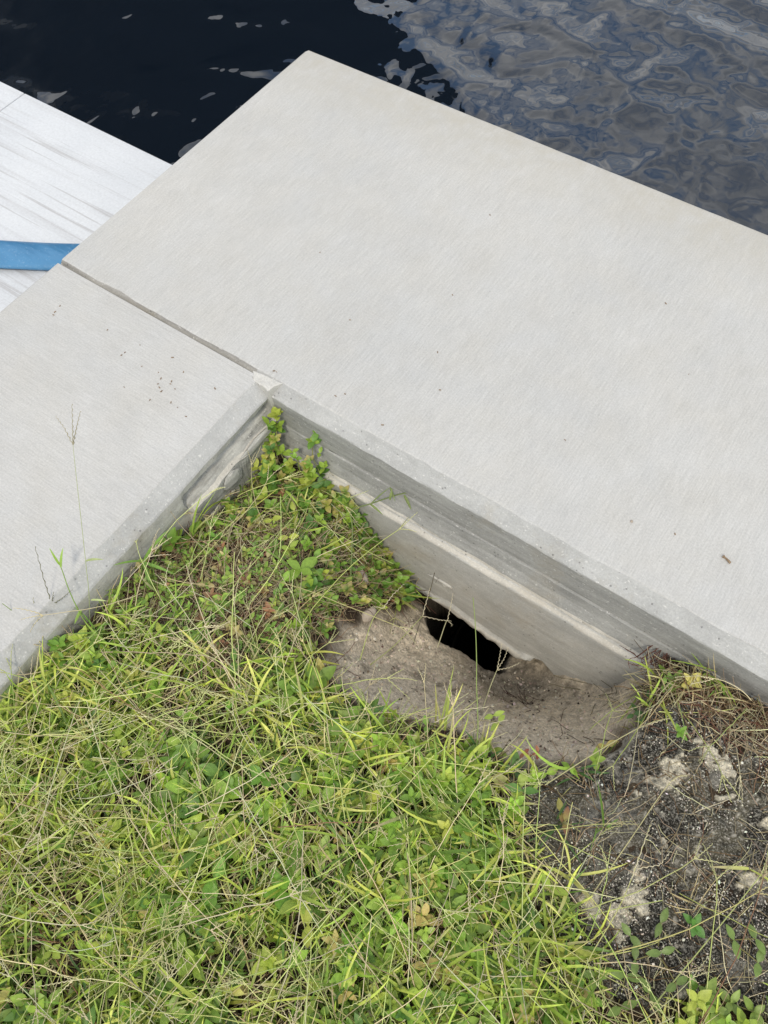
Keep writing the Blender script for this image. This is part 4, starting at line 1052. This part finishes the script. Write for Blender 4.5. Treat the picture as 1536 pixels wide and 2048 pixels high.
shoot('seed_stem', [(1090,1570,-.07),(1200,1500,-.06),(1290,1450,-.05),(1345,1435,-.05)], 'pale stem lying over the right rim of the sand hollow', [], [[(1290,1452,-.05),(1325,1440,-.05),(1343,1436,-.05)]], (.44, .42, .22), SH, .0011, cat='seed stem')
shoot('seed_stem', [(1255,1580,-.06),(1270,1500,-.05),(1280,1414,-.04)], 'upright dry stem crossing the top of the rock', [], [], (.44, .40, .26), SH, .0008, cat='seed stem')

# ------------------------------------------------------------------ loose things
N = NT('twig_bark'); P = geo_pos(N)
M_twig = N.done(N.bsdf(N.ramp(N.noise(P, 300, 3), [(0.3, (.12, .08, .05)), (0.7, (.30, .22, .14))]), 0.9))
N = NT('pale_stone'); P = geo_pos(N)
M_stone = N.done(N.bsdf(N.ramp(N.noise(P, 90, 4), [(0.3, (.30, .25, .20)), (0.7, (.46, .40, .33))]), 0.95, N.bump(N.noise(P, 200, 4), .6, .002)))
def rod(name, a, b, r, mat, label, cat):
    a = np.array(a); b = np.array(b); P3 = np.linspace(a, b, 7); P3[2:5, 2] += .0008
    V_, F_, C_ = tubes(P3[None], (r * (1 + .25 * rng.normal(0, 1, 7)))[None], np.array([[.3, .2, .1]]), 6)
    F_ = [tuple(f) for f in F_] + [tuple(range(6)), tuple(range(36, 42))]
    o = mesh_obj(name, V_, F_, mat, smooth=False, origin=tuple(a)); tag(o, label, cat); return o
a = at(1446, 1112, .0022); b = at(1461, 1126, .0022)
rod('twig', a, b, .0022, M_twig, 'short brown twig lying on the pale slab', 'twig')
def pebble(name, px, py, z, r, seed, mat, label, cat='stone', emb=.3):
    p = at(px, py, z)
    o = lump(name, (p[0], p[1], z + r[2] * (1 - emb)), r, seed, mat, None, (p[0], p[1], z), rough=.45, n=12, tilt=seed)
    tag(o, label, cat); return o
pebble('pebble', 1263, 1043, .0, (.0028, .0022, .0018), 2, M_stone, 'tiny grey pebble alone on the slab above the twig', 'pebble')
def gzp(px, py):
    z = -.1
    for _ in range(12): p = at(px, py, z); z = .5 * z + .5 * float(gz(np.array([p[0]]), np.array([p[1]]))[0])
    return z
zz1 = gzp(715, 1158); pebble('stone', 715, 1158, zz1, (.026, .017, .014), 3, M_stone, 'pale angular stone among the weeds above the sand')
zz1 = gzp(905, 1372); pebble('stone', 905, 1372, zz1, (.013, .011, .010), 4, M_stone, 'rounded clod lying in the middle of the sand')
zz1 = gzp(735, 1232); pebble('stone', 735, 1232, zz1, (.012, .018, .010), 6, M_stone, 'pale lump of earth at the upper left of the sand')
# dark specks blown onto the slabs
def specks(name, pix, label, mat=M_twig):
    V = []; F = []
    for (px, py) in pix:
        p = at(px, py, .0004); a = random.uniform(0, math.pi); L = random.uniform(.0012, .0028); w_ = L * .35; k = len(V)
        for sx_, sy_ in ((-1, -1), (1, -1), (1, 1), (-1, 1)):
            V.append((p[0] + math.cos(a) * L * sx_ - math.sin(a) * w_ * sy_, p[1] + math.sin(a) * L * sx_ + math.cos(a) * w_ * sy_, .0004))
        for q in range(4): V.append((V[k + q][0] * .85 + p[0] * .15, V[k + q][1] * .85 + p[1] * .15, .0016))
        F += [(k+4,k+5,k+6,k+7),(k,k+1,k+5,k+4),(k+1,k+2,k+6,k+5),(k+2,k+3,k+7,k+6),(k+3,k,k+4,k+7)]
    o = mesh_obj(name, V, F, mat, smooth=False); tag(o, label, 'debris', kind='stuff'); return o
sp1 = [(317,745),(322,757),(341,768),(350,778),(316,768),(319,775),(342,805),(372,833),(355,815),(367,744),(430,777),(300,800),(345,715),(120,612),(110,624),(107,630),(250,705),(280,690),(215,660)]
sp1 += [(random.gauss(330, 60), random.gauss(760, 40)) for _ in range(8)]
sp1 = [q for q in sp1 if q[1] < 757 + (505 - q[0]) * .95 and q[1] > 560 + .561 * (q[0] - 125) - 20]
specks('debris', sp1, 'dark seed specks scattered on the narrower slab')
sp2 = [(548,742),(553,744),(690,788),(671,792),(645,800),(880,780),(1021,248),(1350,1068),(1130,880),(700,640),(905,590),(1220,1180),(765,850),(980,430),(640,505)] + [(random.uniform(560, 1450), random.uniform(500, 1000)) for _ in range(4)]
sp2 = [q for q in sp2 if q[1] < 750 + .5595 * (q[0] - 560)]
specks('debris', sp2, 'sparse dark specks on the wide slab')
# dry roots by the right lip of the hollow
def wall_roots(name, px, py, n, label, col, L=.06):
    z = gzp(px, py); p = at(px, py, z); root_ = Pile()
    for k in range(n):
        a = random.uniform(0, math.tau); q = p + np.array([random.gauss(0, .02), random.gauss(0, .008), .004]); pts = [q]
        for s in range(4):
            a += random.gauss(0, .5); q = q + np.array([math.cos(a), math.sin(a) * .6, random.uniform(-.15, .25)]) * L / 4
            q[1] = min(q[1], .60); q[2] = max(q[2], float(surf(np.array([q[0]]), np.array([q[1]]))[0]) + .002); pts.append(q.copy())
        root_.add(tube_path(pts, .0009, .0005, np.array(col) * random.uniform(.7, 1.3), 3, 3))
    o = root_.build(name, M_stalk, None, tuple(p)); tag(o, label, 'roots'); return o
wall_roots('dry_roots', 1330, 1315, 26, 'reddish brown dry roots heaped where the panel meets the earth', (.17, .08, .06), .07)
wall_roots('dry_roots', 1040, 1400, 14, 'fine dark rootlets hanging in the deep part of the sand hollow', (.09, .05, .04), .05)
wall_roots('dry_roots', 1145, 1470, 7, 'small dark twiggy root on the near sand slope', (.10, .07, .05), .05)
wall_roots('dry_roots', 690, 1210, 16, 'dark rootlets at the upper left of the sand', (.08, .05, .04), .05)
wall_roots('dry_roots', 530, 835, 12, 'brown litter wedged in the inner corner', (.24, .15, .10), .03)
wall_roots('dry_roots', 1190, 1395, 9, 'thin dark creeping stems on the right of the sand', (.12, .11, .06), .08)

# repeats share a group phrase
GROUPS = {'weed': 'small leafy weeds around the hollow and the rock', 'grass shoot': 'grass shoots leaning over the concrete',
          'seed stem': 'straw seed stems over the hollow and the rock', 'stone': 'loose stones and clods by the sand hollow',
          'roots': 'dry roots and litter around the hollow', 'seawall slab': 'concrete cap slabs meeting at the corner'}
for o in bpy.data.objects:
    if o.parent is None and o.get('category') in GROUPS: o['group'] = GROUPS[o['category']]
